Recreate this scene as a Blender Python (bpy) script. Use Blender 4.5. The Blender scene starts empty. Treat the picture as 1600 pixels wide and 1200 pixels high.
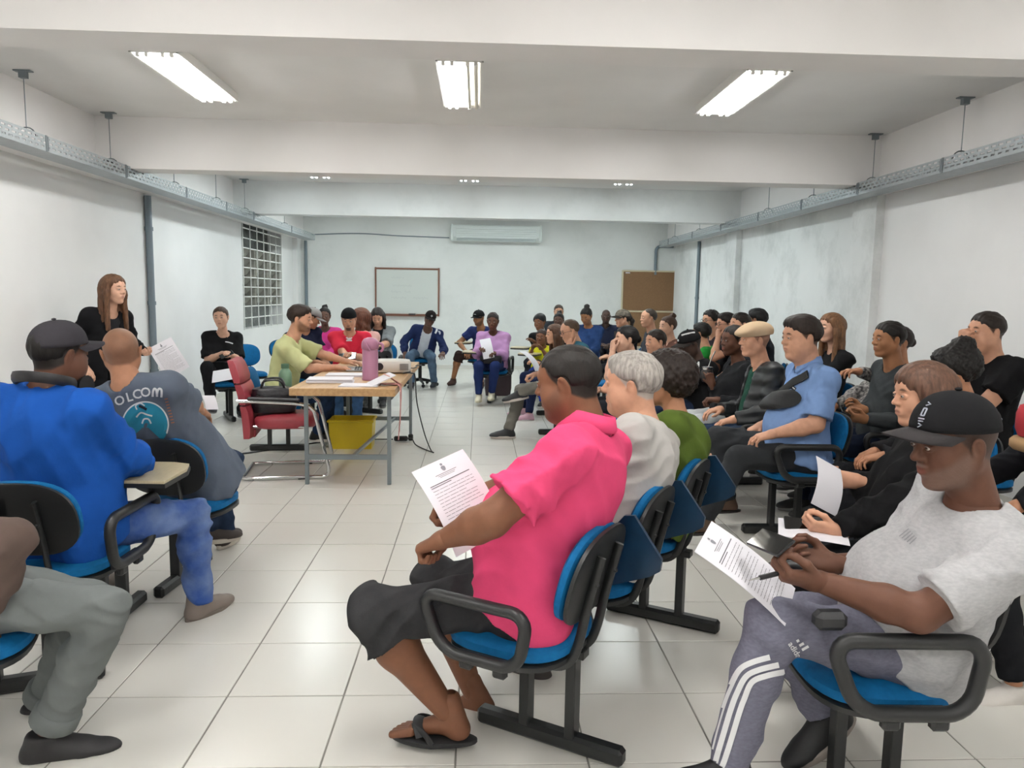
import bpy, bmesh, math, random
import numpy as np
from mathutils import Vector, Matrix
from mathutils.bvhtree import BVHTree

random.seed(7); rng = np.random.default_rng(7)
SC = bpy.context.scene
COL = SC.collection

# ------------------------------------------------------------------ camera, world, exposure
F, YAW, PIT, ROL, EYE = 1175.913, 0.0454837, 0.1176721, 0.0159107, 1.5
_cy, _sy, _cp, _sp = math.cos(YAW), math.sin(YAW), math.cos(PIT), math.sin(PIT)
FW = np.array([_sy*_cp, _cy*_cp, -_sp]); _rt = np.array([_cy, -_sy, 0.0]); _up = np.cross(_rt, FW)
RT = _rt*math.cos(ROL) + _up*math.sin(ROL); UP = _up*math.cos(ROL) - _rt*math.sin(ROL)
CAM0 = np.array([0, 0, EYE])
cd = bpy.data.cameras.new('camera'); cam = bpy.data.objects.new('camera', cd); COL.objects.link(cam)
cam.matrix_world = Matrix(((RT[0], UP[0], -FW[0], 0), (RT[1], UP[1], -FW[1], 0), (RT[2], UP[2], -FW[2], EYE), (0, 0, 0, 1)))
cd.sensor_width = 36; cd.lens = F/1600*36; cd.clip_start = .05
SC.camera = cam
def W(u, v, y):
    d = FW + RT*((u-800)/F) - UP*((v-600)/F); return CAM0 + d*(y/d[1])
def WZ(u, v, z):
    d = FW + RT*((u-800)/F) - UP*((v-600)/F); return CAM0 + d*((z-EYE)/d[2])
def PX(P):
    d = np.asarray(P, float)-CAM0; z = d@FW; return 800+F*(d@RT)/z, 600-F*(d@UP)/z

wd = bpy.data.worlds.new('world'); SC.world = wd; wd.use_nodes = True
wd.node_tree.nodes['Background'].inputs[0].default_value = (.01, .012, .02, 1)   # night outside
wd.node_tree.nodes['Background'].inputs[1].default_value = .4
SC.view_settings.view_transform = 'Standard'; SC.view_settings.look = 'None'
SC.view_settings.exposure = 0.14; SC.view_settings.gamma = 1.0; SC.view_settings.use_curve_mapping = False
NEAR_LIGHT, FAR_LIGHT = ((1.0, .985, .965), 39.0), ((.9, .99, 1.0), 42.0)     # tube colour and strength by bay

# ------------------------------------------------------------------ materials
def lin(h):
    c = [int(h[i:i+2], 16)/255 for i in (0, 2, 4)]
    return tuple(x/12.92 if x <= .04045 else ((x+.055)/1.055)**2.4 for x in c)
MATS = {}
def mat(name, hexc='808080', rough=.6, metal=0, noise=None, bump=None, attr=False, spec=.5, emit=None, stretch=None, alpha=1.0, clear=0):
    if name in MATS: return MATS[name]
    m = bpy.data.materials.new(name); m.use_nodes = True; nt = m.node_tree; N, L = nt.nodes, nt.links
    p = N['Principled BSDF']; col = lin(hexc)
    p.inputs['Base Color'].default_value = (*col, 1); p.inputs['Roughness'].default_value = rough
    p.inputs['Metallic'].default_value = metal; p.inputs['Specular IOR Level'].default_value = spec
    p.inputs['Coat Weight'].default_value = clear
    m.diffuse_color = (*col, 1)
    if emit:
        p.inputs['Emission Color'].default_value = (*emit[0], 1); p.inputs['Emission Strength'].default_value = emit[1]
    tc = None
    def coords():
        nonlocal tc
        if tc is None:
            t = N.new('ShaderNodeTexCoord'); mp = N.new('ShaderNodeMapping'); L.new(t.outputs['Object'], mp.inputs[0])
            if stretch: mp.inputs['Scale'].default_value = stretch
            tc = mp.outputs[0]
        return tc
    src = None
    if attr:
        a = N.new('ShaderNodeVertexColor'); a.layer_name = 'Col'; src = a.outputs['Color']
    if noise:
        sc, amt, dark = noise[0], noise[1], noise[2] if len(noise) > 2 else None
        t = N.new('ShaderNodeTexNoise'); t.inputs['Scale'].default_value = sc; t.inputs['Detail'].default_value = 4
        L.new(coords(), t.inputs['Vector'])
        r = N.new('ShaderNodeMapRange'); r.inputs[1].default_value = .35; r.inputs[2].default_value = .65
        L.new(t.outputs['Fac'], r.inputs[0])
        mx = N.new('ShaderNodeMix'); mx.data_type = 'RGBA'
        c2 = lin(dark) if dark else tuple(x*(1-amt) for x in col)
        mx.inputs['B'].default_value = (*c2, 1)
        if src is not None:
            ml = N.new('ShaderNodeMix'); ml.data_type = 'RGBA'; ml.blend_type = 'MULTIPLY'; ml.inputs['Factor'].default_value = 1
            L.new(src, ml.inputs['A']); ml.inputs['B'].default_value = (1-amt, 1-amt, 1-amt, 1)
            L.new(src, mx.inputs['A']); L.new(ml.outputs['Result'], mx.inputs['B'])
        else: mx.inputs['A'].default_value = (*col, 1)
        if dark:
            mm = N.new('ShaderNodeMath'); mm.operation = 'MULTIPLY'; mm.inputs[1].default_value = amt
            L.new(r.outputs[0], mm.inputs[0]); L.new(mm.outputs[0], mx.inputs['Factor'])
        else: L.new(r.outputs[0], mx.inputs['Factor'])
        src = mx.outputs['Result']
    if src is not None: L.new(src, p.inputs['Base Color'])
    if bump:
        t = N.new('ShaderNodeTexNoise'); t.inputs['Scale'].default_value = bump[0]; t.inputs['Detail'].default_value = 3
        L.new(coords(), t.inputs['Vector'])
        b = N.new('ShaderNodeBump'); b.inputs['Strength'].default_value = bump[1]; b.inputs['Distance'].default_value = bump[2] if len(bump) > 2 else .004
        L.new(t.outputs['Fac'], b.inputs['Height']); L.new(b.outputs[0], p.inputs['Normal'])
    MATS[name] = m; return m
def cloth(h, amt=.12, rough=.9): return mat('cloth_'+h+str(amt), h, rough, noise=(9, amt), bump=(60, .25, .004), spec=.15)
def heather(h, d): return mat('heather_'+h, h, .92, noise=(70, .8, d), bump=(240, .2, .002), spec=.1, stretch=(1, 1, 2.2))
def denim(h): return mat('denim_'+h, h, .9, noise=(14, .3), bump=(220, .35, .002), spec=.1)
def plastic(h, r=.4): return mat('plastic_'+h+str(r), h, r, bump=(300, .08, .001))
PLAST = lambda: mat('black_plastic', '1d1e1f', .42, bump=(350, .15, .001))
STEEL = lambda: mat('black_steel', '191b1c', .4)
BLUE = lambda: mat('blue_upholstery', '0b6298', .8, noise=(40, .18), bump=(320, .4, .001), spec=.2)
CHROME = lambda: mat('chrome', 'd8d8d8', .12, 1)
GREY = lambda: mat('grey_steel', '7b8488', .45, .2)
PAPER = lambda: mat('paper', 'eceaf0', .8)
INK = lambda: mat('ink', '6a6a70', .9)

# ------------------------------------------------------------------ mesh helpers
class MB:
    def __init__(s): s.v = []; s.f = []; s.m = []; s.mi = 0
    def add(s, V, Fs):
        o = len(s.v); s.v += [tuple(map(float, p)) for p in V]; s.f += [tuple(i+o for i in f) for f in Fs]; s.m += [s.mi]*len(Fs); return s
    def box(s, c, d, R=None, ch=0):
        c = np.array(c, float); h = np.array(d, float)/2
        if ch <= 0:
            V = np.array([(x, y, z) for x in (-1, 1) for y in (-1, 1) for z in (-1, 1)])*h
            Fs = [(0, 1, 3, 2), (4, 6, 7, 5), (0, 4, 5, 1), (2, 3, 7, 6), (0, 2, 6, 4), (1, 5, 7, 3)]
        else:                                                     # chamfered box
            ch = min(ch, h.min()*.95); V = []; idx = {}
            for sx in (-1, 1):
                for sy in (-1, 1):
                    for sz in (-1, 1):
                        for a in range(3):
                            q = [h[i]-ch if i != a else h[i] for i in range(3)]
                            idx[(sx, sy, sz, a)] = len(V); V.append((sx*q[0], sy*q[1], sz*q[2]))
            V = np.array(V); Fs = []
            S = (-1, 1)
            def g(k, a): return idx[(*k, a)]
            for a in range(3):
                b, c_ = (a+1) % 3, (a+2) % 3
                for sg in S:
                    k = [0]*3; quad = []
                    for (p, q) in ((-1, -1), (1, -1), (1, 1), (-1, 1)):
                        k[a], k[b], k[c_] = sg, p, q; quad.append(g(tuple(k), a))
                    Fs.append(tuple(quad if sg > 0 else quad[::-1]))
                for p in S:
                    for q in S:
                        k0 = [0]*3; k0[b], k0[c_] = p, q; k0[a] = -1; k1 = list(k0); k1[a] = 1
                        qd = (g(tuple(k0), b), g(tuple(k1), b), g(tuple(k1), c_), g(tuple(k0), c_))
                        Fs.append(qd if p*q > 0 else qd[::-1])
            for sx in S:
                for sy in S:
                    for sz in S:
                        t = tuple(g((sx, sy, sz), a) for a in range(3)); Fs.append(t if sx*sy*sz > 0 else t[::-1])
        if R is not None: V = V @ np.asarray(R, float).T
        return s.add(V+c, Fs)
    def tube(s, path, r, n=8, closed=False, flat=None):
        P = [np.array(p, float) for p in path]; k = len(P); rr = r if hasattr(r, '__len__') else [r]*k
        T = []
        for i in range(k):
            a = P[(i-1) % k] if closed or i > 0 else P[i]; b = P[(i+1) % k] if closed or i < k-1 else P[i]
            t = b-a; T.append(t/(np.linalg.norm(t)+1e-9))
        up = np.array([0, 0, 1.0]) if abs(T[0][2]) < .9 else np.array([1.0, 0, 0])
        if flat is not None: up = np.array(flat[2], float)
        V = []; nrm = np.cross(T[0], up); nrm /= np.linalg.norm(nrm)
        for i in range(k):
            if flat is None: nrm = nrm-T[i]*(nrm@T[i])
            else: nrm = np.cross(T[i], up)
            nrm /= np.linalg.norm(nrm)+1e-9; bi = np.cross(T[i], nrm)
            ka, kb = (1, 1) if flat is None else (flat[0], flat[1])
            for j in range(n):
                a = 2*math.pi*j/n+(math.pi/n); V.append(P[i]+rr[i]*(nrm*math.cos(a)*ka+bi*math.sin(a)*kb))
        Fs = []
        for i in range(k if closed else k-1):
            i2 = (i+1) % k
            for j in range(n): Fs.append((i*n+j, i*n+(j+1) % n, i2*n+(j+1) % n, i2*n+j))
        if not closed: Fs += [tuple(range(n))[::-1], tuple(range((k-1)*n, k*n))]
        return s.add(V, Fs)
    def lathe(s, prof, c=(0, 0, 0), n=20, R=None, sx=1, sy=1):
        V = []; Fs = []; k = len(prof)
        for (r, z) in prof:
            for j in range(n):
                a = 2*math.pi*j/n; V.append((r*math.cos(a)*sx, r*math.sin(a)*sy, z))
        for i in range(k-1):
            for j in range(n): Fs.append((i*n+j, i*n+(j+1) % n, (i+1)*n+(j+1) % n, (i+1)*n+j))
        Fs += [tuple(range(n))[::-1], tuple(range((k-1)*n, k*n))]
        V = np.array(V)
        if R is not None: V = V @ np.asarray(R, float).T
        return s.add(V+np.array(c, float), Fs)
    def prism(s, out, z0, z1, R=None, c=(0, 0, 0)):
        n = len(out); V = np.array([(x, y, z0) for x, y in out]+[(x, y, z1) for x, y in out], float)
        Fs = [tuple(range(n))[::-1], tuple(range(n, 2*n))]+[(i, (i+1) % n, n+(i+1) % n, n+i) for i in range(n)]
        if R is not None: V = V @ np.asarray(R, float).T
        return s.add(V+np.array(c, float), Fs)
    def pad(s, w, h, t, e=3.0, R=None, c=(0, 0, 0), n=36, puff=.008, bend=0):
        prof = [(.0, -.5, 0), (.92, -.5, 0), (1, -.25, 0), (1, .25, 0), (.93, .5, 0), (.6, .5, .7), (0, .5, 1)]
        V = []; Fs = []
        for q, z, pf in prof:
            for j in range(n):
                a = 2*math.pi*j/n; ca, sa = math.cos(a), math.sin(a)
                x = math.copysign(abs(ca)**(2/e), ca)*w/2*q; y = math.copysign(abs(sa)**(2/e), sa)*h/2*q
                V.append((x, y, z*t+pf*puff+bend*x*x))
        for i in range(len(prof)-1):
            for j in range(n): Fs.append((i*n+j, i*n+(j+1) % n, (i+1)*n+(j+1) % n, (i+1)*n+j))
        V = np.array(V)
        if R is not None: V = V @ np.asarray(R, float).T
        return s.add(V+np.array(c, float), Fs)
    def sph(s, c, r, n=12, m=8, R=None):
        prof = [(math.sin(math.pi*i/m), -math.cos(math.pi*i/m)) for i in range(m+1)]
        V = []; r = np.array(r if hasattr(r, '__len__') else [r]*3, float)
        for a, z in prof:
            for j in range(n): V.append((a*math.cos(2*math.pi*j/n), a*math.sin(2*math.pi*j/n), z))
        V = np.array(V)*r
        if R is not None: V = V @ np.asarray(R, float).T
        Fs = [(i*n+j, i*n+(j+1) % n, (i+1)*n+(j+1) % n, (i+1)*n+j) for i in range(m) for j in range(n)]
        return s.add(V+np.array(c, float), Fs)
    def quadgrid(s, fn, nu, nv):
        V = [fn(i/nu, j/nv) for i in range(nu+1) for j in range(nv+1)]
        Fs = [(i*(nv+1)+j, (i+1)*(nv+1)+j, (i+1)*(nv+1)+j+1, i*(nv+1)+j+1) for i in range(nu) for j in range(nv)]
        return s.add(V, Fs)
    def obj(s, name, m, parent=None, smooth=False, org=None):
        V = np.array(s.v, np.float64).reshape(-1, 3)
        base = np.zeros(3) if org is None else np.array(org, float)
        me = bpy.data.meshes.new(name); me.from_pydata((V-base).tolist(), [], s.f)
        for x in (m if isinstance(m, (list, tuple)) else [m]): me.materials.append(x)
        if max(s.m, default=0): me.polygons.foreach_set('material_index', s.m)
        if smooth:
            me.polygons.foreach_set('use_smooth', [True]*len(me.polygons))
            if smooth != 'all': me.set_sharp_from_angle(angle=math.radians(smooth if smooth is not True else 40))
        return link(name, me, parent, base if org is not None else None)
def link(name, me, parent=None, loc=None):
    o = bpy.data.objects.new(name, me); COL.objects.link(o)
    if parent is not None: o.parent = parent
    if loc is not None: o.location = loc
    return o
def empty(name, loc, rz=0):
    o = bpy.data.objects.new(name, None); o.empty_display_size = .1; COL.objects.link(o)
    o.location = loc; o.rotation_euler = (0, 0, rz); return o
def tag(o, label, cat, group=None):
    o['label'] = label; o['category'] = cat
    if group: o['group'] = group
    return o
def thing(name, label, cat, loc=(0, 0, 0), rz=0, group=None): return tag(empty(name, loc, rz), label, cat, group)
def struct(o): o['kind'] = 'structure'; return o
def rotz(a): c, s_ = math.cos(a), math.sin(a); return np.array([[c, -s_, 0], [s_, c, 0], [0, 0, 1]])
def roty(a): c, s_ = math.cos(a), math.sin(a); return np.array([[c, 0, s_], [0, 1, 0], [-s_, 0, c]])
def rotx(a): c, s_ = math.cos(a), math.sin(a); return np.array([[1, 0, 0], [0, c, -s_], [0, s_, c]])
def arc(c, r, a0, a1, n, ax=(1, 0, 0), ay=(0, 0, 1)):
    c, ax, ay = (np.array(q, float) for q in (c, ax, ay))
    return [c+r*(ax*math.cos(a0+(a1-a0)*i/n)+ay*math.sin(a0+(a1-a0)*i/n)) for i in range(n+1)]
def smooth_path(P, n=6):                                        # Catmull-Rom
    P = [np.array(p, float) for p in P]; out = []
    for i in range(len(P)-1):
        a, b, c, d = P[max(i-1, 0)], P[i], P[i+1], P[min(i+2, len(P)-1)]
        for k in range(n):
            t = k/n; out.append(.5*(2*b+(c-a)*t+(2*a-5*b+4*c-d)*t*t+(3*b-a-3*c+d)*t**3))
    return out+[P[-1]]
def rrect(w, h, r, n=5):
    o = []
    for cx, cy, a in ((w/2-r, h/2-r, 0), (-w/2+r, h/2-r, 90), (-w/2+r, -h/2+r, 180), (w/2-r, -h/2+r, 270)):
        for i in range(n+1):
            t = math.radians(a+90*i/n); o.append((cx+r*math.cos(t), cy+r*math.sin(t)))
    return o
_tx = {}
def text_mesh(s, size=1.0, extr=0.0, bold=False):
    cu = bpy.data.curves.new('t', 'FONT'); cu.body = s; cu.size = size; cu.extrude = extr; cu.align_x = 'CENTER'; cu.align_y = 'CENTER'
    cu.resolution_u = 3
    if bold: cu.offset = size*.02
    o = bpy.data.objects.new('t', cu); COL.objects.link(o)
    me = bpy.data.meshes.new_from_object(o.evaluated_get(bpy.context.evaluated_depsgraph_get()))
    V = [tuple(v.co) for v in me.vertices]; Fs = [tuple(p.vertices) for p in me.polygons]
    bpy.data.objects.remove(o); bpy.data.curves.remove(cu); bpy.data.meshes.remove(me); return V, Fs
# ------------------------------------------------------------------ the room
XL, XR, Y0, Y1, CEIL, BEAM = -3.62, 3.94, -2.6, 15.24, 3.04, 2.585
def wallmat(name, h, stain=0):
    m = mat(name, h, .85, noise=(1.6, .05), bump=(30, .12, .003), spec=.2)
    if stain:
        nt = m.node_tree; N, L = nt.nodes, nt.links; p = N['Principled BSDF']
        src = p.inputs['Base Color'].links[0].from_socket
        tc = N.new('ShaderNodeTexCoord'); a = N.new('ShaderNodeTexNoise'); a.inputs['Scale'].default_value = 1.1; a.inputs['Detail'].default_value = 9; a.inputs['Roughness'].default_value = .68
        L.new(tc.outputs['Object'], a.inputs['Vector'])
        r = N.new('ShaderNodeMapRange'); r.inputs[1].default_value = .5; r.inputs[2].default_value = .78; r.inputs[4].default_value = stain
        L.new(a.outputs['Fac'], r.inputs[0])
        x = N.new('ShaderNodeMix'); x.data_type = 'RGBA'; L.new(r.outputs[0], x.inputs['Factor']); L.new(src, x.inputs['A'])
        x.inputs['B'].default_value = (*lin('7d8580'), 1); L.new(x.outputs['Result'], p.inputs['Base Color'])
    return m
M_WALL = wallmat('white_wall_paint', 'efefee'); M_WALLS = wallmat('stained_wall_paint', 'eceeed', .45); M_WALLB = wallmat('back_wall_paint', 'ebedeb', .18)
M_CEIL = wallmat('ceiling_paint', 'efeeec'); M_BEAM = wallmat('beam_paint', 'efedeb'); M_BEAMS = wallmat('far_beam_paint', 'ebedec', .22)
def slab(name, lo, hi, m, parent=None, ch=0):
    lo, hi = np.array(lo, float), np.array(hi, float)
    return struct(MB().box((lo+hi)/2, hi-lo, ch=ch).obj(name, m, parent))
# window opening in the left wall: y 11.85..14.1, z .9..2.6
WY0, WY1, WZ0, WZ1 = 11.82, 14.08, .9, 2.62
b = MB()
for lo, hi in (((XL-.25, Y0, 0), (XL, WY0, CEIL)), ((XL-.25, WY1, 0), (XL, Y1+.2, CEIL)), ((XL-.25, WY0, 0), (XL, WY1, WZ0)), ((XL-.25, WY0, WZ1), (XL, WY1, CEIL))):
    lo, hi = np.array(lo), np.array(hi); b.box((lo+hi)/2, hi-lo)
wl = struct(b.obj('wall_left', M_WALL))
wr = slab('wall_right', (XR, Y0, 0), (XR+.2, 7.5, CEIL), M_WALL)
slab('wall_right', (XR, 7.5, 0), (XR+.2, Y1+.2, CEIL), M_WALLS)
slab('wall_back', (XL-.25, Y1, 0), (XR+.2, Y1+.2, CEIL), M_WALLB)
slab('wall_front', (XL-.25, Y0-.2, 0), (XR+.2, Y0, CEIL), M_WALL)
cl = slab('ceiling', (XL-.25, Y0-.2, CEIL), (XR+.2, Y1+.2, CEIL+.15), M_CEIL)
tn = 1
for y0, y1, m in ((3.42, 3.68, M_BEAM), (7.15, 7.42, M_BEAM), (10.98, 11.25, M_BEAMS), (-.35, -.1, M_BEAM)):
    slab('trim_%d' % tn, (XL, y0, BEAM), (XR, y1, CEIL), m); tn += 1
for x0, x1, m in ((XL, XL+.15, M_BEAM), (XR-.16, XR, M_BEAM)):
    slab('trim_%d' % tn, (x0, Y0, BEAM-.06), (x1, Y1, CEIL), m); tn += 1
for y0, y1 in ((7.31, 7.77), (11.32, 11.78)):
    slab('trim_%d' % tn, (XR-.085, y0, 0), (XR, y1, BEAM), M_WALLS); tn += 1
slab('trim_%d' % tn, (XL, 14.95, 0), (XL+.1, Y1, BEAM), M_WALL); tn += 1
# skirting tiles low on the walls
M_TILE = mat('floor_tile', 'dddbd4', .24, noise=(2.5, .06, 'd6d3cb'), bump=(9, .03, .002), spec=.45)
M_GROUT = mat('floor_grout', '8d8b84', .9, noise=(6, .25))
slab('baseboard_back', (XL, Y1-.012, 0), (XR, Y1, .07), M_TILE)
slab('baseboard_left', (XL, Y0, 0), (XL+.012, Y1, .07), M_TILE)
slab('baseboard_right', (XR-.012, Y0, 0), (XR, Y1, .07), M_TILE)

# floor: tiles are pieces of the floor
floor = struct(empty('floor', (0, 0, 0)))
struct(MB().box(((XL+XR)/2, (Y0+Y1)/2, -.06), (XR-XL, Y1-Y0, .114)).obj('grout_bed', M_GROUT, floor))
TS, TX, TY = .42988, -1.3496, 2.6876
tb = MB().box((0, 0, -.005), (TS-.006, TS-.006, .01), ch=.0015); tb.f = [f for f in tb.f]
tme = bpy.data.meshes.new('floor_tile'); tme.from_pydata(tb.v, [], tb.f); tme.materials.append(M_TILE)
far = MB(); ntile = 0
for i in range(-8, 14):
    for j in range(-13, 31):
        x0, y0 = TX+i*TS, TY+j*TS
        a, c = np.array([max(x0, XL), max(y0, Y0)]), np.array([min(x0+TS, XR), min(y0+TS, Y1)])
        if (c-a).min() < .02: continue
        cx, cy_ = (a+c)/2; full = (c-a).min() > TS-.001
        vis = False
        if cy_ > 1.9 and cy_ < 9.2:
            u, v = PX((cx, cy_, 0)); vis = -70 < u < 1670 and v < 1260
        if vis and full and ntile < 290:
            o = link('floor_tile', tme, floor, (cx, cy_, random.uniform(-.0004, .0004))); ntile += 1
        else: far.box((cx, cy_, -.005), (c[0]-a[0]-.006, c[1]-a[1]-.006, .01))
o = far.obj('far_floor_tiles', M_TILE, floor); o['kind'] = 'stuff'

# fluorescent ceiling lights
M_WHITE = mat('white_enamel', 'ecebe6', .35)
M_OFF = mat('tube_off', 'e6e2d2', .3)
def light(x, yc, tone, label, off=(), sw=.3, group=None):
    t = thing('ceiling_light', label, 'ceiling light', (x, yc, CEIL), 0, group)
    h = MB(); L_, w, z = 1.19, sw, -.064
    prof = [(-w/2, 0), (-w/2-.004, z), (-w/2+.012, z), (-w/2+.05, -.02), (w/2-.05, -.02), (w/2-.012, z), (w/2+.004, z), (w/2, 0)]
    n = len(prof); V = [(px, sy*L_/2, pz) for sy in (-1, 1) for px, pz in prof]
    h.add(V, [(i, i+1, n+i+1, n+i) for i in range(n-1)]); h.obj('housing', M_WHITE, t)
    for sy in (-1, 1):
        e = MB().add([(-w/2, sy*L_/2, 0), (w/2, sy*L_/2, 0), (w/2-.01, sy*(L_/2), z), (-w/2+.01, sy*(L_/2), z), (w/2-.06, sy*(L_/2-.05), -.03), (-w/2+.06, sy*(L_/2-.05), -.03)], [(0, 1, 2, 3), (3, 2, 4, 5)])
        e.obj('end_plate', M_WHITE, t)
    for k in range(4):
        px = (-.105, -.05, .05, .105)[k]*w/.3
        tm = MB().tube([(px, -.56, -.067), (px, .56, -.067)], .014, 10)
        tm.obj('tube', M_OFF if k in off else mat('tube_%s' % ('near' if tone is NEAR_LIGHT else 'far'), 'ffffff', .5, emit=tone), t, True)
        for sy in (-1, 1): MB().box((px, sy*.573, -.058), (.024, .026, .05), ch=.004).obj('lamp_holder', M_WHITE, t)
XF = (-2.06, -.14, 1.88)
for nm, yc, tone in (('nearest visible bay', 5.63, NEAR_LIGHT), ('second bay behind the middle beam', 9.5, FAR_LIGHT), ('last bay before the back wall', 13.1, FAR_LIGHT), ('bay above the camera', 1.75, NEAR_LIGHT), ('bay behind the camera', -1.4, NEAR_LIGHT)):
    for k, x in enumerate(XF):
        light(x, yc, tone, '%s fluorescent ceiling light in the %s%s' % (('left', 'middle', 'right')[k], nm, ', two of its tubes dark' if (k == 1 and yc == 5.63) else ''), (2, 3) if (k == 1 and yc == 5.63) else ())

# perforated cable trays hung along both side walls
M_TRAY = mat('galvanised_tray', 'a9b0b3', .5, .35, noise=(20, .12))
def tray(x, label, y0, y1, rods, inner):
    t = thing('cable_tray', label, 'cable tray', (x, 0, 2.5))
    hw, zb, zt = .1, 2.49, 2.60
    for s in (-1, 1):
        m = MB()
        zs = (zb, zb+.022, zb+.036, zb+.052, zb+.066, zb+.082, zb+.096, zt)
        for k in range(0, 8, 2): m.box((x+s*hw, (y0+y1)/2, (zs[k]+zs[k+1])/2), (.003, y1-y0, zs[k+1]-zs[k]))
        for k in range(1, 7, 2):
            y = y0+.02*(k % 4)
            while y < y1: m.box((x+s*hw, y, (zs[k]+zs[k+1])/2), (.003, .03, zs[k+1]-zs[k])); y += .075
        m.box((x+s*(hw-.008), (y0+y1)/2, zt), (.018, y1-y0, .003))
        m.obj('side_rail', M_TRAY, t, org=(x, 0, 2.5)).location = (0, 0, 0)
    MB().box((x, (y0+y1)/2, zb), (2*hw, y1-y0, .003)).obj('tray_floor', M_TRAY, t, org=(x, 0, 2.5)).location = (0, 0, 0)
    for y in rods:
        MB().tube([(x, y, zt+.03), (x, y, CEIL)], .004, 6).obj('hanger_rod', GREY(), t, org=(x, 0, 2.5)).location = (0, 0, 0)
        m = MB().box((x, y, CEIL-.006), (.12, .05, .008)).box((x, y, CEIL-.03), (.05, .04, .05)); m.obj('ceiling_bracket', GREY(), t, org=(x, 0, 2.5)).location = (0, 0, 0)
        m = MB().tube(arc((x, y, zt-.02), .065, 0, math.pi, 8), .005, 6).box((x+inner*(hw+.004), y+.06, 2.545), (.006, .02, .115)).box((x+inner*(hw+.006), y+.075, 2.545), (.008, .012, .1))
        m.obj('hanger_clip', mat('dark_zinc', '7d8487', .5, .4), t, org=(x, 0, 2.5)).location = (0, 0, 0)
    return t
tray(-3.27, 'galvanised perforated cable tray hung on rods along the left wall', 1.5, 14.9, (2.6, 4.1, 5.75, 7.0, 8.4, 9.7, 10.85, 13.0), 1)
tray(3.66, 'galvanised perforated cable tray hung on rods along the right wall', 1.5, 15.0, (4.3, 5.75, 7.05, 8.3, 9.6, 11.1, 12.6, 14.2), -1)
m = MB().tube(smooth_path([(-3.3, 6.95+.12*i, 2.615+.02*math.sin(i*2.3)) for i in range(10)]), .012, 6)
tag(m.obj('cable_bundle', plastic('15171a'), org=(-3.3, 7.4, 2.6)), 'short bundle of black cable lying in the left tray', 'cable')

# conduits
M_COND = mat('grey_conduit', '75818a', .5)
def conduit(name, path, r, label, collars=()):
    t = thing(name, label, 'conduit', tuple(path[0]))
    MB().tube(path, r, 10).obj('pipe', M_COND, t, True, org=path[0]).location = (0, 0, 0)
    for p in collars:
        MB().tube([np.array(p)-(0, 0, .02), np.array(p)+(0, 0, .02)], r*1.25, 10).obj('collar', M_COND, t, True, org=path[0]).location = (0, 0, 0)
conduit('wall_conduit', [(XL+.04, 8.46, 0.02), (XL+.04, 8.46, 2.5)], .036, 'thick grey conduit running down the left wall behind the standing woman', [(XL+.04, 8.46, z) for z in (.6, 1.35, 2.15)])
conduit('wall_conduit', [(XR-.03, 13.45, 0.02), (XR-.03, 13.45, 2.5)], .03, 'grey vertical conduit on the right wall beside the corkboard', [(XR-.03, 13.45, 1.5)])
conduit('corner_conduit', [(XL+.2, Y1-.03, .02), (XL+.2, Y1-.03, 2.5)], .03, 'grey vertical conduit in the far left corner')
conduit('wall_conduit', [(3.55, Y1-.03, 1.95)]+arc((3.65, Y1-.03, 2.42), .1, math.pi, math.pi/2, 6)+[(3.9, Y1-.03, 2.52)], .03, 'grey bent conduit rising above the corkboard')
conduit('surface_cable', smooth_path([(XL+.3, Y1-.012, 2.62), (-2.4, Y1-.012, 2.66), (-1.6, Y1-.012, 2.63), (-.6, Y1-.012, 2.61)]), .01, 'thin cable running along the back wall to the air conditioner')

# window with concrete vent blocks behind a white bar grille
win = struct(empty('window_1', (XL, (WY0+WY1)/2, 0)))
WO = (XL, (WY0+WY1)/2, 0)
M_GLASS = mat('night_glass', '5d625f', .25, noise=(3, .35), spec=.6); M_BAR = mat('white_bars', 'e8e9e6', .5); M_BLK = mat('concrete_block', 'b9b8af', .9, noise=(12, .2), bump=(60, .4, .003))
def wp(mb, name, m): o = struct(mb.obj(name, m, win, org=WO)); o.location = (0, 0, 0); return o
wp(MB().box((XL-.24, (WY0+WY1)/2, (WZ0+WZ1)/2), (.02, WY1-WY0, WZ1-WZ0)), 'pane', M_GLASS)
zr = [WZ0+.0, 1.08, 1.26, 1.41, 1.56, 1.71, 1.86, 2.01, 2.16, 2.31, 2.46, WZ1]
for z in zr: wp(MB().box((XL+.0, (WY0+WY1)/2, z), (.014, WY1-WY0, .016)), 'bar', M_BAR)
ny = 7
for k in range(ny): y = WY0+(WY1-WY0)*k/(ny-1); wp(MB().box((XL+.012, y, (WZ0+WZ1)/2), (.012, .014, WZ1-WZ0)), 'bar', M_BAR)
for c in range(3):
    ya, yb_ = WY0+.03+c*.76, WY0+.03+c*.76+.68
    for r in range(6):
        z = 1.27+r*.15
        mb = MB()
        mb.box((XL-.11, (ya+yb_)/2, z+.138), (.18, yb_-ya, .018))
        for y in (ya, yb_): mb.box((XL-.11, y, z+.07), (.18, .025, .14))
        mb.box((XL-.12, (ya+yb_)/2, z+.085), (.012, yb_-ya-.03, .13), roty(.75))
        wp(mb, 'vent_block', M_BLK)
wp(MB().box((XL-.22, (WY0+WY1)/2, 1.72), (.01, WY1-WY0, .9)), 'shade_sheet', mat('painted_dark', '101211', .9))  # near-black sheet, paints the darkness seen between the vent blocks

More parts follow.
